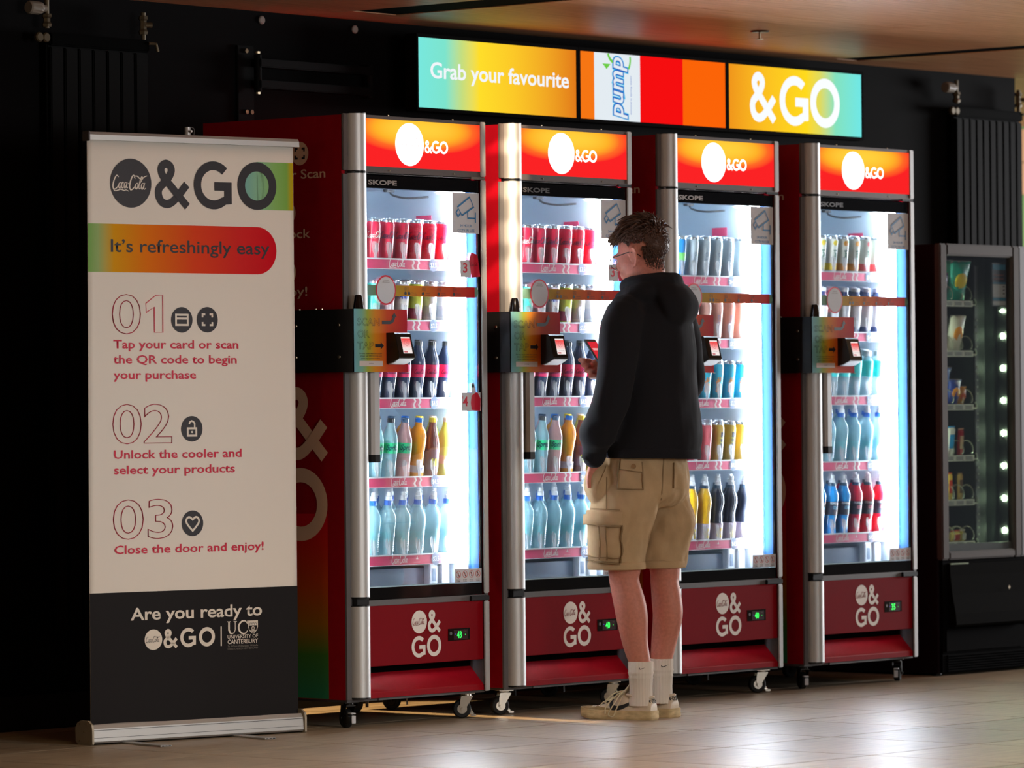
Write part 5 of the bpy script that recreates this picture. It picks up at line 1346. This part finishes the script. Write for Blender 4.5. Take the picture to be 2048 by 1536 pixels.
def swoosh_on(bvh, r, z, wd, m, parent, hmul=1.0, d=None, rt=None, off=.0015):
    d = d or vd; rt = rt or rr
    n = 30; up = [];  dn = []
    lo = catmull([(-.5, .12), (-.47, -.04), (-.38, -.13), (-.22, -.13), (0, -.055), (.5, .22)], 6); hi = catmull([(-.36, .20), (-.39, .08), (-.34, .0), (-.22, -.015), (0, .045), (.5, .22)], 6)
    hi[0] = lo[0] if False else hi[0]
    bm = bmesh.new(); prev = None
    for (x0, y0), (x1, y1) in zip(lo, hi):
        pr = []
        for x, y in ((x0, y0), (x1, y1)):
            o = rt * (r + x * wd) + Vector((0, 0, z + y * wd * hmul)) - d * 1.0
            h = bvh.ray_cast(o, d); pr.append(bm.verts.new(h[0] + h[1] * off) if h[0] else None)
        if prev and all(prev) and all(pr): bm.faces.new((prev[0], pr[0], pr[1], prev[1]))
        prev = pr
    return obj('tick_mark', bm, m, parent)
INK = mat('ink_black', srgb(24, 24, 28), 0.6)
so1, b1 = sock(-1, -.078, -.004, .212); swoosh_on(b1, -.036, .188, .022, INK, so1)
so2, b2 = sock(1, .076, .006, .214); swoosh_on(b2, .051, .189, .028, INK, so2)

# ---- shoes
SHW = bump(mat('shoe_leather', srgb(206, 192, 172), 0.55, spec=0.3), nscale=18, strength=0.1, dist=0.001, detail=5, colvar=0.14)
SHT = bump(mat('shoe_toe_suede', srgb(150, 128, 92), 0.85, spec=0.1), nscale=40, strength=0.2, dist=0.001, colvar=0.18)
SOLE = bump(mat('shoe_sole', srgb(196, 174, 134), 0.8, spec=0.15), scale=(1, 1, 3), nscale=26, strength=0.15, dist=0.001, detail=6, colvar=0.26)
def shoe(hx, hy, ang, label=None):
    """local: y from heel (0) to toe (.30)"""
    t = Matrix.Translation((hx, hy, 0)) @ Matrix.Rotation(ang, 4, 'Z')
    OUT = [(0, .030), (.004, .038), (.02, .0415), (.06, .0405), (.11, .0385), (.16, .043), (.205, .049), (.245, .047), (.275, .037), (.293, .022), (.300, .006)]
    q = catmull(OUT, 3)
    def ring(sc, z, z2=None): return [(x * sc * (1.0), y) for y, x in q]
    # sole
    bm = bmesh.new(); L = [(w_, y) for y, w_ in q] + [(-w_ * .9, y) for y, w_ in q[::-1]]
    R = []
    for z, k in ((0, .955), (.004, 1.0), (.016, 1.005), (.0185, .99), (.028, 1.0), (.034, .985)):
        R.append([bm.verts.new((x * k, .15 + (y - .15) * (1 + (k - 1) * .4), z + max(0, (y - .24)) * .16 * (1 if z > .003 else .9))) for x, y in L])
    for A, B in zip(R, R[1:]):
        for k in range(len(L)): bm.faces.new((A[k], A[(k + 1) % len(L)], B[(k + 1) % len(L)], B[k]))
    bm.faces.new(R[0][::-1]); bm.faces.new(R[-1]); bmesh.ops.transform(bm, matrix=t, verts=bm.verts)
    sl = obj('sole', me_from(bm, 'sole', True, 50), SOLE, person)
    # upper: section heights along the foot
    H = catmull([(0.004, .070, .030), (.015, .082, .034), (.04, .078, .036), (.075, .074, .036), (.11, .094, .034), (.135, .090, .035), (.17, .068, .038), (.205, .054, .044), (.24, .047, .042), (.270, .042, .033), (.290, .037, .018), (.2935, .035, .008)], 3)
    bm = bmesh.new(); R = []; m_ = 14
    for y, hgt, w_ in H:
        rr_ = []
        for k in range(m_ + 1):
            a = pi * k / m_; cx = cos(a); sx = sin(a)
            x = w_ * (abs(cx) ** .75) * (1 if cx > 0 else -.9); z = .028 + (hgt - .028) * (sx ** .72)
            if z > .03: x *= 1 - .28 * ((z - .03) / .06)
            rr_.append(bm.verts.new((x, y, z + max(0, y - .24) * .16)))
        R.append(rr_)
    for A, B in zip(R, R[1:]):
        for k in range(m_): bm.faces.new((A[k], A[k + 1], B[k + 1], B[k]))
    for A in R: bm.faces.new((A[0], A[-1], A[-2], A[1])) if False else None
    bm.faces.new(R[0]); bm.faces.new(R[-1][::-1])
    for A, B in zip(R, R[1:]): bm.faces.new((A[-1], A[0], B[0], B[-1]))
    bmesh.ops.transform(bm, matrix=t, verts=bm.verts)
    um = me_from(bm, 'upper', True, 60)
    up_ = obj('upper', um, SHW, person)
    bv = BVHTree.FromPolygons([v.co for v in um.vertices], [tuple(p.vertices) for p in um.polygons])
    d3 = t.to_3x3() @ Vector((1, 0, 0)); r3 = t.to_3x3() @ Vector((0, -1, 0))     # looking from the outer left side
    base_r = r3.dot(Vector((hx, hy, 0)))
    def P(y, z): return (base_r - y, z)
    patch('toe_cap', bv, [P(.296, .030), P(.225, .030), P(.232, .048), P(.290, .044)], .0020, SHT, up_, 10, 6, d3, right=r3)
    patch('mudguard', bv, [P(.235, .028), P(.155, .028), P(.165, .040), P(.235, .050)], .0016, SHT, up_, 10, 5, d3, right=r3)
    patch('heel_panel', bv, [P(.055, .030), P(.006, .030), P(.006, .078), P(.040, .077)], .0012, SHW, up_, 8, 8, d3, right=r3)
    sw = swoosh_on(bv, base_r - .105, .052, .135, INK, up_, 1.05, d3, r3, .0022)
    for v in sw.data.vertices: pass
    # collar, tongue
    cq = [Vector((.033 * sin(a) * (1 if cos(a) < 0 else .8), .058 - .052 * cos(a), .078 + (.016 if cos(a) < -.3 else 0) - .006 * abs(sin(a)) + (.006 if cos(a) > .5 else 0))) for a in [2 * pi * k / 20 for k in range(20)]]
    bm = bmesh.new(); tube(bm, cq, .0048, 8, cyc=True); bmesh.ops.transform(bm, matrix=t, verts=bm.verts); obj('collar', me_from(bm, 'collar', True), SHW, up_)
    bm = bmesh.new(); tube(bm, [Vector((0, .150, .080)), Vector((0, .120, .098)), Vector((0, .100, .118)), Vector((0, .094, .128))], [(.020, .005), (.023, .005), (.024, .004), (.020, .003)], 12); bmesh.ops.transform(bm, matrix=t, verts=bm.verts)
    tg = obj('tongue', me_from(bm, 'tongue', True), SHW, up_)
    # laces
    LC = mat('lace_cream', srgb(196, 182, 150), .9)
    for k in range(5):
        y = .128 + k * .019; z = .094 - k * .0085
        bm = bmesh.new(); tube(bm, [Vector((-.026, y + .006, z - .010)), Vector((-.012, y, z + .002)), Vector((.010, y, z + .003)), Vector((.022, y + .004, z - .008))], [(.0035, .0016)] * 4, 6); bmesh.ops.transform(bm, matrix=t, verts=bm.verts); obj('lace', bm, LC, up_)
    for pts in ([(-.005, .115, .104), (-.030, .125, .092), (-.044, .150, .050), (-.050, .165, .020), (-.047, .148, .012), (-.043, .135, .040), (-.028, .118, .085)], [(0, .112, .106), (-.028, .140, .090), (-.046, .175, .048), (-.050, .178, .022)], [(0, .112, .106), (-.015, .150, .098), (-.035, .175, .075), (-.030, .19, .062)]):
        bm = bmesh.new(); tube(bm, [Vector(a) for a in catmull(pts, 4)], .0024, 6); bmesh.ops.transform(bm, matrix=t, verts=bm.verts); obj('lace', bm, LC, up_)
    # heel tab lettering
    d4 = t.to_3x3() @ Vector((.25, .97, 0)).normalized(); r4 = Vector((d4.y, -d4.x, 0))
    tb = patch('heel_tab', bv, [(r4.dot(Vector((hx, hy, 0))) - .030, .060), (r4.dot(Vector((hx, hy, 0))) + .020, .060), (r4.dot(Vector((hx, hy, 0))) + .018, .082), (r4.dot(Vector((hx, hy, 0))) - .028, .080)], .0020, SHW, up_, 8, 5, d4, right=r4)
    tx = text('NIKE', .032, .0115, .03).copy(); bm = bmesh.new(); bm.from_mesh(tx)
    c0 = r4.dot(Vector((hx, hy, 0))) - .022
    for v in bm.verts:
        h = bv.ray_cast(r4 * (c0 + v.co.x) + Vector((0, 0, .0635 + v.co.y)) - d4, d4)
        v.co = h[0] + h[1] * .0034 if h[0] else Vector((hx, hy, .05))
    obj('lettering', me_from(bm, 'lettering'), INK, up_)
shoe(-.070, -.058, radians(5.5))
shoe(.083, -.052, radians(-3))

# ---- hair: cap plus combed locks
HAIR = mat('dark_brown_hair', srgb(74, 50, 40), 0.45, spec=0.4)
bump(HAIR, nscale=300, strength=0.3, dist=0.001, colvar=0.25)
HTI = HT
bm = bmesh.new()
def skull(dirv):   # point on the head ellipsoid
    c = Vector((0, -.008, 1.728)); return c + Vector((dirv.x * .0765, dirv.y * .0955, dirv.z * .0845))
cap = bmesh.new(); bmesh.ops.create_icosphere(cap, subdivisions=4, radius=1.0)
def hairline(d):
    """lowest z (unit sphere) where hair grows for azimuth"""
    az = math.atan2(d.x, d.y)        # 0 = front
    a = abs(az)
    if a < .9: return .42
    if a < 1.5: return .42 - (a - .9) / .6 * .40
    if a < 2.08: return .05
    return .05 - max(0, min(1, (a - 2.08) / .35)) * .78
dele = [v for v in cap.verts if v.co.z < hairline(v.co)]
bmesh.ops.delete(cap, geom=dele, context='VERTS')
for v in cap.verts:
    d = v.co.copy(); k = min(1, (d.z - hairline(d)) / .5)
    v.co = skull(d) + d * (.0015 + .010 * k + .003 * noise.noise(d * 9))
merge(bm, cap, HT)
obj('hair_cap', me_from(bm, 'hair', True), HAIR, person)
bm = bmesh.new(); rnd = random.Random(5)
for q in range(2600):
    zz = rnd.uniform(-.75, 1); a = rnd.uniform(0, 2 * pi); s_ = sqrt(1 - zz * zz); d = Vector((s_ * sin(a), s_ * cos(a), zz))
    hl = hairline(d)
    if zz < hl: continue
    k = max(0, min(1, (zz - hl - .05) / .6)); az = abs(math.atan2(d.x, d.y))
    front = max(0, 1 - az / 1.1) * (1 if zz > .2 else 0)
    ln = .010 + .036 * k + .030 * front * k + rnd.uniform(-.006, .014) * (.3 + k)
    if az > 1.0 and zz < .5: ln = .008 + .018 * max(0, zz)
    flow = Vector((rnd.uniform(-.4, .4), .9 if zz > .25 else -.1, -.25 if zz > .25 else -.9))
    flow = (flow - d * flow.dot(d)).normalized()
    p0 = skull(d) + d * (.002 + .006 * k)
    dr = (d * (.55 * k + .12) + flow * .9 + Vector((rnd.uniform(-.45, .45), rnd.uniform(-.45, .45), rnd.uniform(-.3, .35)))).normalized()
    p1 = p0 + dr * ln * .5; p2 = p1 + (dr + Vector((0, 0, -.5)) - d * .35).normalized() * ln * .5
    r0 = .0030 + .0022 * k
    pts = [HT @ p0, HT @ p1, HT @ p2]
    tube(bm, pts, [r0, r0 * .85, .0004], 4)
HI = HT.inverted()
for v in body.data.vertices:
    p = HI @ v.co
    if not (1.615 < p.z < 1.715): continue
    az = abs(math.atan2(p.x, -(p.y + .005)))          # 0 = straight back
    low = 1.622 + .045 * max(0, az - .5)
    if az > 1.0 or p.z < low or rnd.random() > .75: continue
    kk = min(1, (p.z - low) / .06); ln = .004 + .010 * kk; nn_ = v.normal
    dr = (nn_ * .35 + Vector((rnd.uniform(-.2, .2), 0, -1))).normalized()
    tube(bm, [v.co - nn_ * .001, v.co + dr * ln * .6, v.co + dr * ln], [.0012 + .0022 * kk, .001 + .0016 * kk, .0003], 4)
hl_ = obj('hair_locks', me_from(bm, 'locks', True), HAIR, person, kind='stuff')
# fringe tufts over the forehead
bm = bmesh.new()
for q in range(240):
    x = rnd.uniform(-.055, .055); y = .070 + rnd.uniform(-.012, .012) - abs(x) * .35
    p0 = Vector((x, y - .02, 1.788 - abs(x) * .35 + rnd.uniform(-.01, .006)))
    dr = Vector((x * 4 + rnd.uniform(-.45, .25) - .15, 1.0, rnd.uniform(-.2, .45))).normalized(); ln = rnd.uniform(.034, .070)
    p1 = p0 + dr * ln * .55; p2 = p1 + (dr + Vector((rnd.uniform(-.4, .4), -.2, rnd.uniform(-1.3, -.3)))).normalized() * ln * .6
    tube(bm, [HT @ p0, HT @ p1, HT @ p2], [.0042, .0036, .0004], 4)
obj('hair_fringe', me_from(bm, 'locks', True), mat('hair_light_brown', srgb(96, 76, 60), .5, spec=.3), person, kind='stuff')
# ---- glasses
t_ = thing('glasses', '', '') if False else None
GF = mat('spectacle_frame', srgb(40, 26, 22), .3, .5)
bm = bmesh.new()
for s in (-1, 1):
    tube(bm, [HT @ Vector(p) for p in catmull([(s * .062, .100, 1.700), (s * .076, .085, 1.702), (s * .0785, .04, 1.704), (s * .081, .0, 1.704), (s * .079, -.028, 1.690), (s * .076, -.040, 1.678)], 4)], .0019, 8)
    tube(bm, [HT @ Vector((s * .034 + .029 * cos(a), .108 - abs(s * .034 + .029 * cos(a)) * .12, 1.688 + .023 * sin(a))) for a in [2 * pi * k / 24 for k in range(24)]], .0013, 6, cyc=True)
tube(bm, [HT @ Vector(p) for p in ((-.008, .109, 1.694), (0, .112, 1.697), (.008, .109, 1.694))], .0014, 6)
gl = obj('spectacles', bm, GF, person)
for s in (-1, 1):
    bm = bmesh.new(); c = bm.verts.new(HT @ Vector((s * .034, .1045, 1.688)))
    rg = [bm.verts.new(HT @ Vector((s * .034 + .0285 * cos(2 * pi * k / 24), .1075 - abs(s * .034 + .029 * cos(2 * pi * k / 24)) * .12, 1.688 + .0225 * sin(2 * pi * k / 24)))) for k in range(24)]
    for k in range(24): bm.faces.new((c, rg[k], rg[(k + 1) % 24]))
    obj('lens', bm, glass_mat('lens_glass', (.96, .97, .98, 1), 1.2, .02), gl)
    e = bmesh.new(); ball(e, HT @ Vector((s * .030, .083, 1.690)), .0115, 2); ey = obj('eyeball', me_from(e, 'eye', True), mat('eye_white', srgb(226, 222, 216), .2), person)
    e = bmesh.new(); ball(e, HT @ Vector((s * .030, .0915, 1.688)), (.0052, .0035, .0052), 2); obj('iris', me_from(e, 'iris', True), mat('iris_brown', srgb(60, 44, 34), .2), ey)
# ---- phone, held in the right hand
ph = thing('phone', 'black smartphone with red screen held in the hand of the man in hoodie', 'phone', PB, PA)
B2 = Vector((0, -.58, -.81)).normalized(); NN = Vector((0, -.81, .58)).normalized(); PM = Matrix((Vector((1, 0, 0)), -B2, NN)).transposed().to_4x4(); PM.translation = Vector((.046, .244, 1.330))
bm = bmesh.new(); box(bm, -.036, .036, -.074, .074, -.0045, .0035, .003); bmesh.ops.transform(bm, matrix=PM, verts=bm.verts); obj('phone_case', bm, mat('phone_grey', srgb(92, 98, 102), .35, .3), ph)
me = shape([rrect(-.0335, -.071, .0335, .071, .006)]); me.transform(PM @ Matrix.Translation((0, 0, .0040))); obj('phone_glass', me, GLOSSBLK, ph)
me = rect_me(-.031, -.062, .031, .060); me.transform(PM @ Matrix.Translation((0, 0, .0044))); obj('phone_screen', me, emat('phone_red', 214, 44, 54), ph)
me = rect_me(-.024, .020, .024, .030); me.transform(PM @ Matrix.Translation((0, 0, .0048))); obj('screen_text', me, emat('phone_pink', 236, 170, 170), ph)
# ================================================================ SNACK MACHINE
VX, VY = 3.648, 0.10
vm = thing('snack_machine', 'dark snack vending machine with silver framed glass door, right edge of the row', 'vending machine', (VX, VY, 0))
VB = mat('vending_black', srgb(9, 8, 9), .8, spec=.02)
VMAR = mat('vending_side', srgb(24, 11, 16), .5, spec=.2)
WV = 0.90
bm = bmesh.new()
box(bm, 0, .016, .01, .78, .012, 1.815); box(bm, WV - .016, WV, .01, .78, .012, 1.815); box(bm, .016, WV - .016, .765, .78, .012, 1.815)
box(bm, .016, WV - .016, .01, .78, 1.797, 1.815); box(bm, .016, WV - .016, .01, .78, .012, .03)
obj('cabinet', bm, VMAR, vm)
obj('interior_back', bbox(.016, WV - .3, .60, .61, .49, 1.79), mat('vend_inner', srgb(26, 28, 28), .6), vm)
VF = bump(mat('vending_frame', srgb(82, 77, 76), .6, .0, .2), nscale=50, strength=.02)
bm = bmesh.new(); W1 = .588
def vframe(x0, x1, y0, y1, z0, z1): return obj('door_frame', bbox(x0, x1, y0, y1, z0, z1, .006), VF, vm)
vframe(0, .050, -.022, .014, .487, 1.818); vframe(W1 - .050, W1, -.022, .014, .487, 1.818); vframe(.050, W1 - .050, -.022, .014, 1.768, 1.818); vframe(.050, W1 - .050, -.022, .014, .487, .522)
obj('glass_pane', bbox(.048, W1 - .048, -.006, -.002, .52, 1.77), GLASS, vm)
obj('side_column', bbox(W1 + .004, WV, -.016, .014, .487, 1.818, .006), mat('vend_grey', srgb(80, 74, 80), .5), vm)
obj('inner_sill', bbox(.05, W1 - .05, .0, .03, .522, .552), mat('sill_grey', srgb(108, 110, 104), .5), vm)
obj('inner_divider', bbox(.352, .432, .055, .060, .552, 1.768), mat('divider_dark', srgb(34, 38, 37), .6, spec=.1), vm)
obj('lamp_board', bbox(.520, .524, .004, .05, .552, 1.768), mat('board_black', srgb(14, 16, 15), .5), vm)
obj('inner_wall', bbox(.525, .545, .02, .5, .552, 1.768), mat('divider_grey', srgb(62, 68, 66), .45, .2), vm)
obj('fill_strip', bbox(.036, .048, .016, .024, .56, 1.76), mat('fill_strip_glow', (1, 1, 1, 1), .5, emit=(.80, 1.0, .76, 1), es=30), vm)  # glowing strip added out of sight behind the frame to brighten the snacks
LG = mat('led_green_white', (1, 1, 1, 1), .5, emit=(.72, 1.0, .62, 1), es=420)
for z in (1.540, 1.433, 1.295, 1.156, 1.017, .877, .738, .600):
    bm = bmesh.new(); ball(bm, (.513, .020, z), (.0038, .006, .012 if z != 1.54 else .006), 2); obj('lamp', me_from(bm, 'lamp', True), LG, vm)
# rail of holes
for z in [1.50 - k * .0285 for k in range(33)]:
    obj('rail_hole', bbox(.335, .341, .028, .031, z - .004, z + .004), mat('hole_bright', srgb(170, 176, 160), .4), vm) if int((1.5 - z) / .0285) % 7 not in (5, 6) else None
obj('rail', bbox(.325, .350, .031, .036, .552, 1.73), mat('rail_black', srgb(18, 20, 20), .5), vm)
SHV = [1.585, 1.373, 1.146, .930, .742, .565]
TRM = mat('tray_steel', srgb(170, 178, 160), .3, .6)
for k, z in enumerate(SHV):
    obj('tray', bbox(.02, .312, .035, .55, z - .028, z - .020), mat('tray_dark', srgb(40, 42, 40), .5), vm)
    pl = obj('price_strip', bbox(.02, .305, .026, .030, z - .030, z - .004, .001), mat('strip_pale', srgb(196, 204, 178), .4), vm)
    for q in range(4): obj('price_tag', bbox(.032 + q * .07, .082 + q * .07, .0248, .026, z - .026, z - .009), mat('tag_grey', srgb(120, 126, 108), .5), pl)
    obj('tray_hook', tube(bmesh.new(), catmull([(.305, .03, z - .02), (.325, .03, z - .022), (.330, .03, z - .010), (.322, .03, z + .004)], 4), .004, 8), TRM, vm)
    for q in range(4):
        x = .075 + q * .070
        pts = [(x + .028 * cos(a), .040 + a * .009, z + .030 + .028 * sin(a)) for a in [k2 * pi / 7 - pi / 2 for k2 in range(0, 57)]]
        obj('spiral', tube(bmesh.new(), pts, .0022, 6), TRM, vm)
put('brand_card', rect_me(0, 0, .105, .085), mat('card_teal', srgb(20, 128, 160), .5), vm, (.05, .10, 1.672))
put('lettering', text('snacks', .06, .014, .02), mat('teal_pale', srgb(90, 190, 210), .5), vm, (.085, .098, 1.715)); put('lettering', text('2 GO', .04, .014, .02), mat('teal_pale', srgb(90, 190, 210), .5), vm, (.085, .098, 1.69))
pc = obj('info_card', bbox(.418, .520, .003, .0045, 1.560, 1.745), mat('card_black', srgb(16, 18, 20), .4), vm)
for z0, z1, m in ((1.715, 1.738, 'card_teal'), (1.655, 1.662, 'card_teal'), (1.597, 1.653, 'card_pale'), (1.583, 1.596, 'card_teal'), (1.564, 1.582, 'card_pale')):
    put('card_block', rect_me(.422, z0, .516, z1), mat(m, srgb(196, 204, 200) if m == 'card_pale' else srgb(20, 128, 160), .5), pc, (0, .0025, 0))
for z in (1.640, 1.625, 1.61): put('card_mark', rect_me(.496, z, .506, z + .007), PDARK, pc, (0, .0020, 0))
put('lettering', text('Contactless', .07, .008, .01), mat('orange_ink', srgb(180, 90, 50), .5), pc, (.43, .0020, 1.690)); put('lettering', text('card or cash', .07, .008, .01), mat('orange_ink', srgb(180, 90, 50), .5), pc, (.43, .0020, 1.674))
# delivery flap and base
bm = bmesh.new(); prism(bm, [(-.018, .470), (.0, .475), (.03, .475), (.03, .205), (-.040, .205), (-.050, .215), (-.046, .260), (-.030, .34), (-.020, .42)], .055, .60, 'x')
obj('delivery_flap', bm, mat('flap_black', srgb(12, 11, 10), .8, spec=.02), vm)
obj('flap_ledge', bbox(.055, .19, -.022, -.004, .4665, .4725, .002), mat('ledge_green', srgb(120, 140, 100), .4), vm)
obj('front_panel', bbox(.016, WV - .016, -.008, .012, .095, .487), VB, vm)
obj('lower_recess', bbox(.03, .60, -.014, -.006, .10, .20, .003), VB, vm)
obj('grille_frame', bbox(.016, WV - .016, -.004, .012, .012, .095), VB, vm)
for k in range(7): obj('grille_slat', bbox(.045, WV - .03, -.012, -.004, .018 + k * .0105, .023 + k * .0105, .001), VB, vm)
obj('coin_panel', bbox(W1 + .02, WV - .04, -.020, -.008, .20, .45, .003), mat('vend_grey', srgb(120, 112, 120), .5), vm)
put('lock', shape([circ(0, 0, .007, 14)]), SCREW, vm, (.455, -.044, .36))
for x, y in ((.05, .05), (.85, .05), (.05, .72), (.85, .72)): obj('foot', cyl(bmesh.new(), (x, y, 0), (x, y, .014), .02, 12), BLKPL, vm)
# ---- snacks
def bag(h, w_, col, cols, label, xq, sh, lean, row=0, group=None):
    b = bmesh.new(); nx, nz = 10, 12; V = [[None] * (nz + 1) for _ in range(nx + 1)]
    for sgn in (1, -1):
        G = []
        for i in range(nx + 1):
            r = []
            for j in range(nz + 1):
                u, v = i / nx, j / nz
                th = .022 * (sin(pi * u) ** .6) * (sin(pi * v) ** .55 if 0 < v < 1 else 0) + .0006
                x = (u - .5) * w_ * (1 - .10 * sin(pi * v)); zz = v * h
                r.append(b.verts.new((x, -sgn * th + .003 * noise.noise(Vector((u * 6, v * 6, sh * 3 + xq))), zz)))
            G.append(r)
        for i in range(nx):
            for j in range(nz): b.faces.new((G[i][j], G[i + 1][j], G[i + 1][j + 1], G[i][j + 1]))
    bmesh.ops.remove_doubles(b, verts=b.verts, dist=.0013)
    t = thing('snack_bag', label, 'snack', (VX + .075 + xq * .070, VY + .07 + row * .06, SHV[sh] - .016), 0, group)
    t.rotation_euler = (radians(lean), 0, radians(-8))
    me = me_from(b, 'bag', True)
    obj('bag_body', me, mat('foil_' + label[:12].replace(' ', '_'), srgb(*col), .25, spec=.7), t)
    bm = bmesh.new(); ball(bm, (0, -.019, h * .55), (w_ * .30, .004, h * .20), 2); obj('bag_print', me_from(bm, 'p', True), mat('foilprint_%d_%d_%d' % cols, srgb(*cols), .3), t)
    obj('bag_seam', bbox(-w_ / 2, w_ / 2, -.0012, .0012, h - .010, h + .002), mat('foil_silver', srgb(190, 196, 196), .25, .7), t)
    return t
def bar(h, w_, d_, col, cols, label, xq, sh, lean, row=0):
    t = thing('snack_bar', label, 'snack', (VX + .075 + xq * .070, VY + .06 + row * .05, SHV[sh] - .014), 0)
    t.rotation_euler = (radians(lean), radians(-3), radians(-10))
    obj('bar_wrapper', bbox(-w_ / 2, w_ / 2, -d_ / 2, d_ / 2, .006, h - .006, d_ * .3), mat('wrap_%d_%d_%d' % col, srgb(*col), .3, spec=.7), t)
    bm = bmesh.new(); box(bm, -w_ / 2, w_ / 2, -.001, .001, 0, .007); box(bm, -w_ / 2, w_ / 2, -.001, .001, h - .007, h); obj('wrapper_ends', bm, mat('wrap_%d_%d_%d' % cols, srgb(*cols), .3), t)
    obj('bar_print', bbox(-w_ * .32, w_ * .32, -d_ / 2 - .0008, -d_ / 2 + .0004, h * .3, h * .75), mat('wrap_%d_%d_%d' % cols, srgb(*cols), .3), t)
    return t
bag(.185, .125, (40, 170, 150), (236, 206, 60), 'teal and yellow crisp bag, front of the top snack shelf', 2.15, 0, 14)
bag(.19, .12, (60, 175, 140), (230, 230, 210), 'teal crisp bag behind another, top snack shelf', 1.5, 0, 14, 1)
bag(.13, .08, (110, 50, 150), (230, 226, 230), 'purple and white bag at the left of the top snack shelf', .5, 0, 10)
bag(.165, .095, (226, 224, 206), (236, 150, 40), 'cream bag with orange print, second snack shelf', 1.9, 1, 14)
bag(.16, .09, (190, 196, 190), (90, 150, 130), 'silver bag behind the cream one, second snack shelf', 1.2, 1, 14, 1)
bag(.09, .05, (230, 190, 160), (240, 240, 230), 'small peach bag at the left of the second snack shelf', .4, 1, 12)
bag(.175, .12, (40, 70, 160), (226, 226, 226), 'blue and white bag at the back of the third snack shelf', 1.2, 2, 16, 1)
bag(.12, .08, (30, 60, 150), (236, 150, 40), 'small blue bag with orange print, third snack shelf', 1.7, 2, 14)
bag(.09, .055, (236, 160, 40), (220, 100, 40), 'orange bag at the right of the third snack shelf', 2.5, 2, 14)
bag(.07, .04, (190, 220, 80), (240, 240, 200), 'small lime bag at the left of the third snack shelf', .4, 2, 12)
bar(.135, .042, .02, (228, 230, 222), (40, 150, 210), 'white bar with blue top, fourth snack shelf', 1.3, 3, 10)
bar(.125, .030, .018, (190, 40, 50), (230, 200, 160), 'red bar at the right of the fourth snack shelf', 2.4, 3, 8)
bar(.115, .030, .018, (226, 90, 90), (240, 230, 230), 'pale red bar at the left of the fourth snack shelf', .35, 3, 8)
bar(.125, .028, .016, (210, 180, 70), (200, 60, 40), 'gold bar in the middle of the fifth snack shelf', 1.3, 4, 4)
bar(.125, .028, .016, (190, 160, 90), (110, 90, 70), 'tan bar at the right of the fifth snack shelf', 2.4, 4, 4)
bar(.105, .030, .016, (40, 70, 170), (220, 200, 60), 'blue and yellow bar at the left of the fifth snack shelf', .4, 4, 4)
bar(.06, .055, .03, (226, 206, 120), (180, 60, 50), 'yellow boxed snack in the middle of the bottom snack shelf', 1.7, 5, 14)
bar(.06, .035, .03, (230, 214, 110), (226, 226, 210), 'pale yellow snack at the right of the bottom snack shelf', 2.5, 5, 8)
bar(.055, .05, .03, (226, 220, 214), (190, 70, 60), 'white and red snack at the left of the bottom snack shelf', .5, 5, 20)
bar(.09, .035, .012, (130, 90, 70), (190, 180, 160), 'brown bar behind others on the bottom snack shelf', .9, 5, 24, 1)
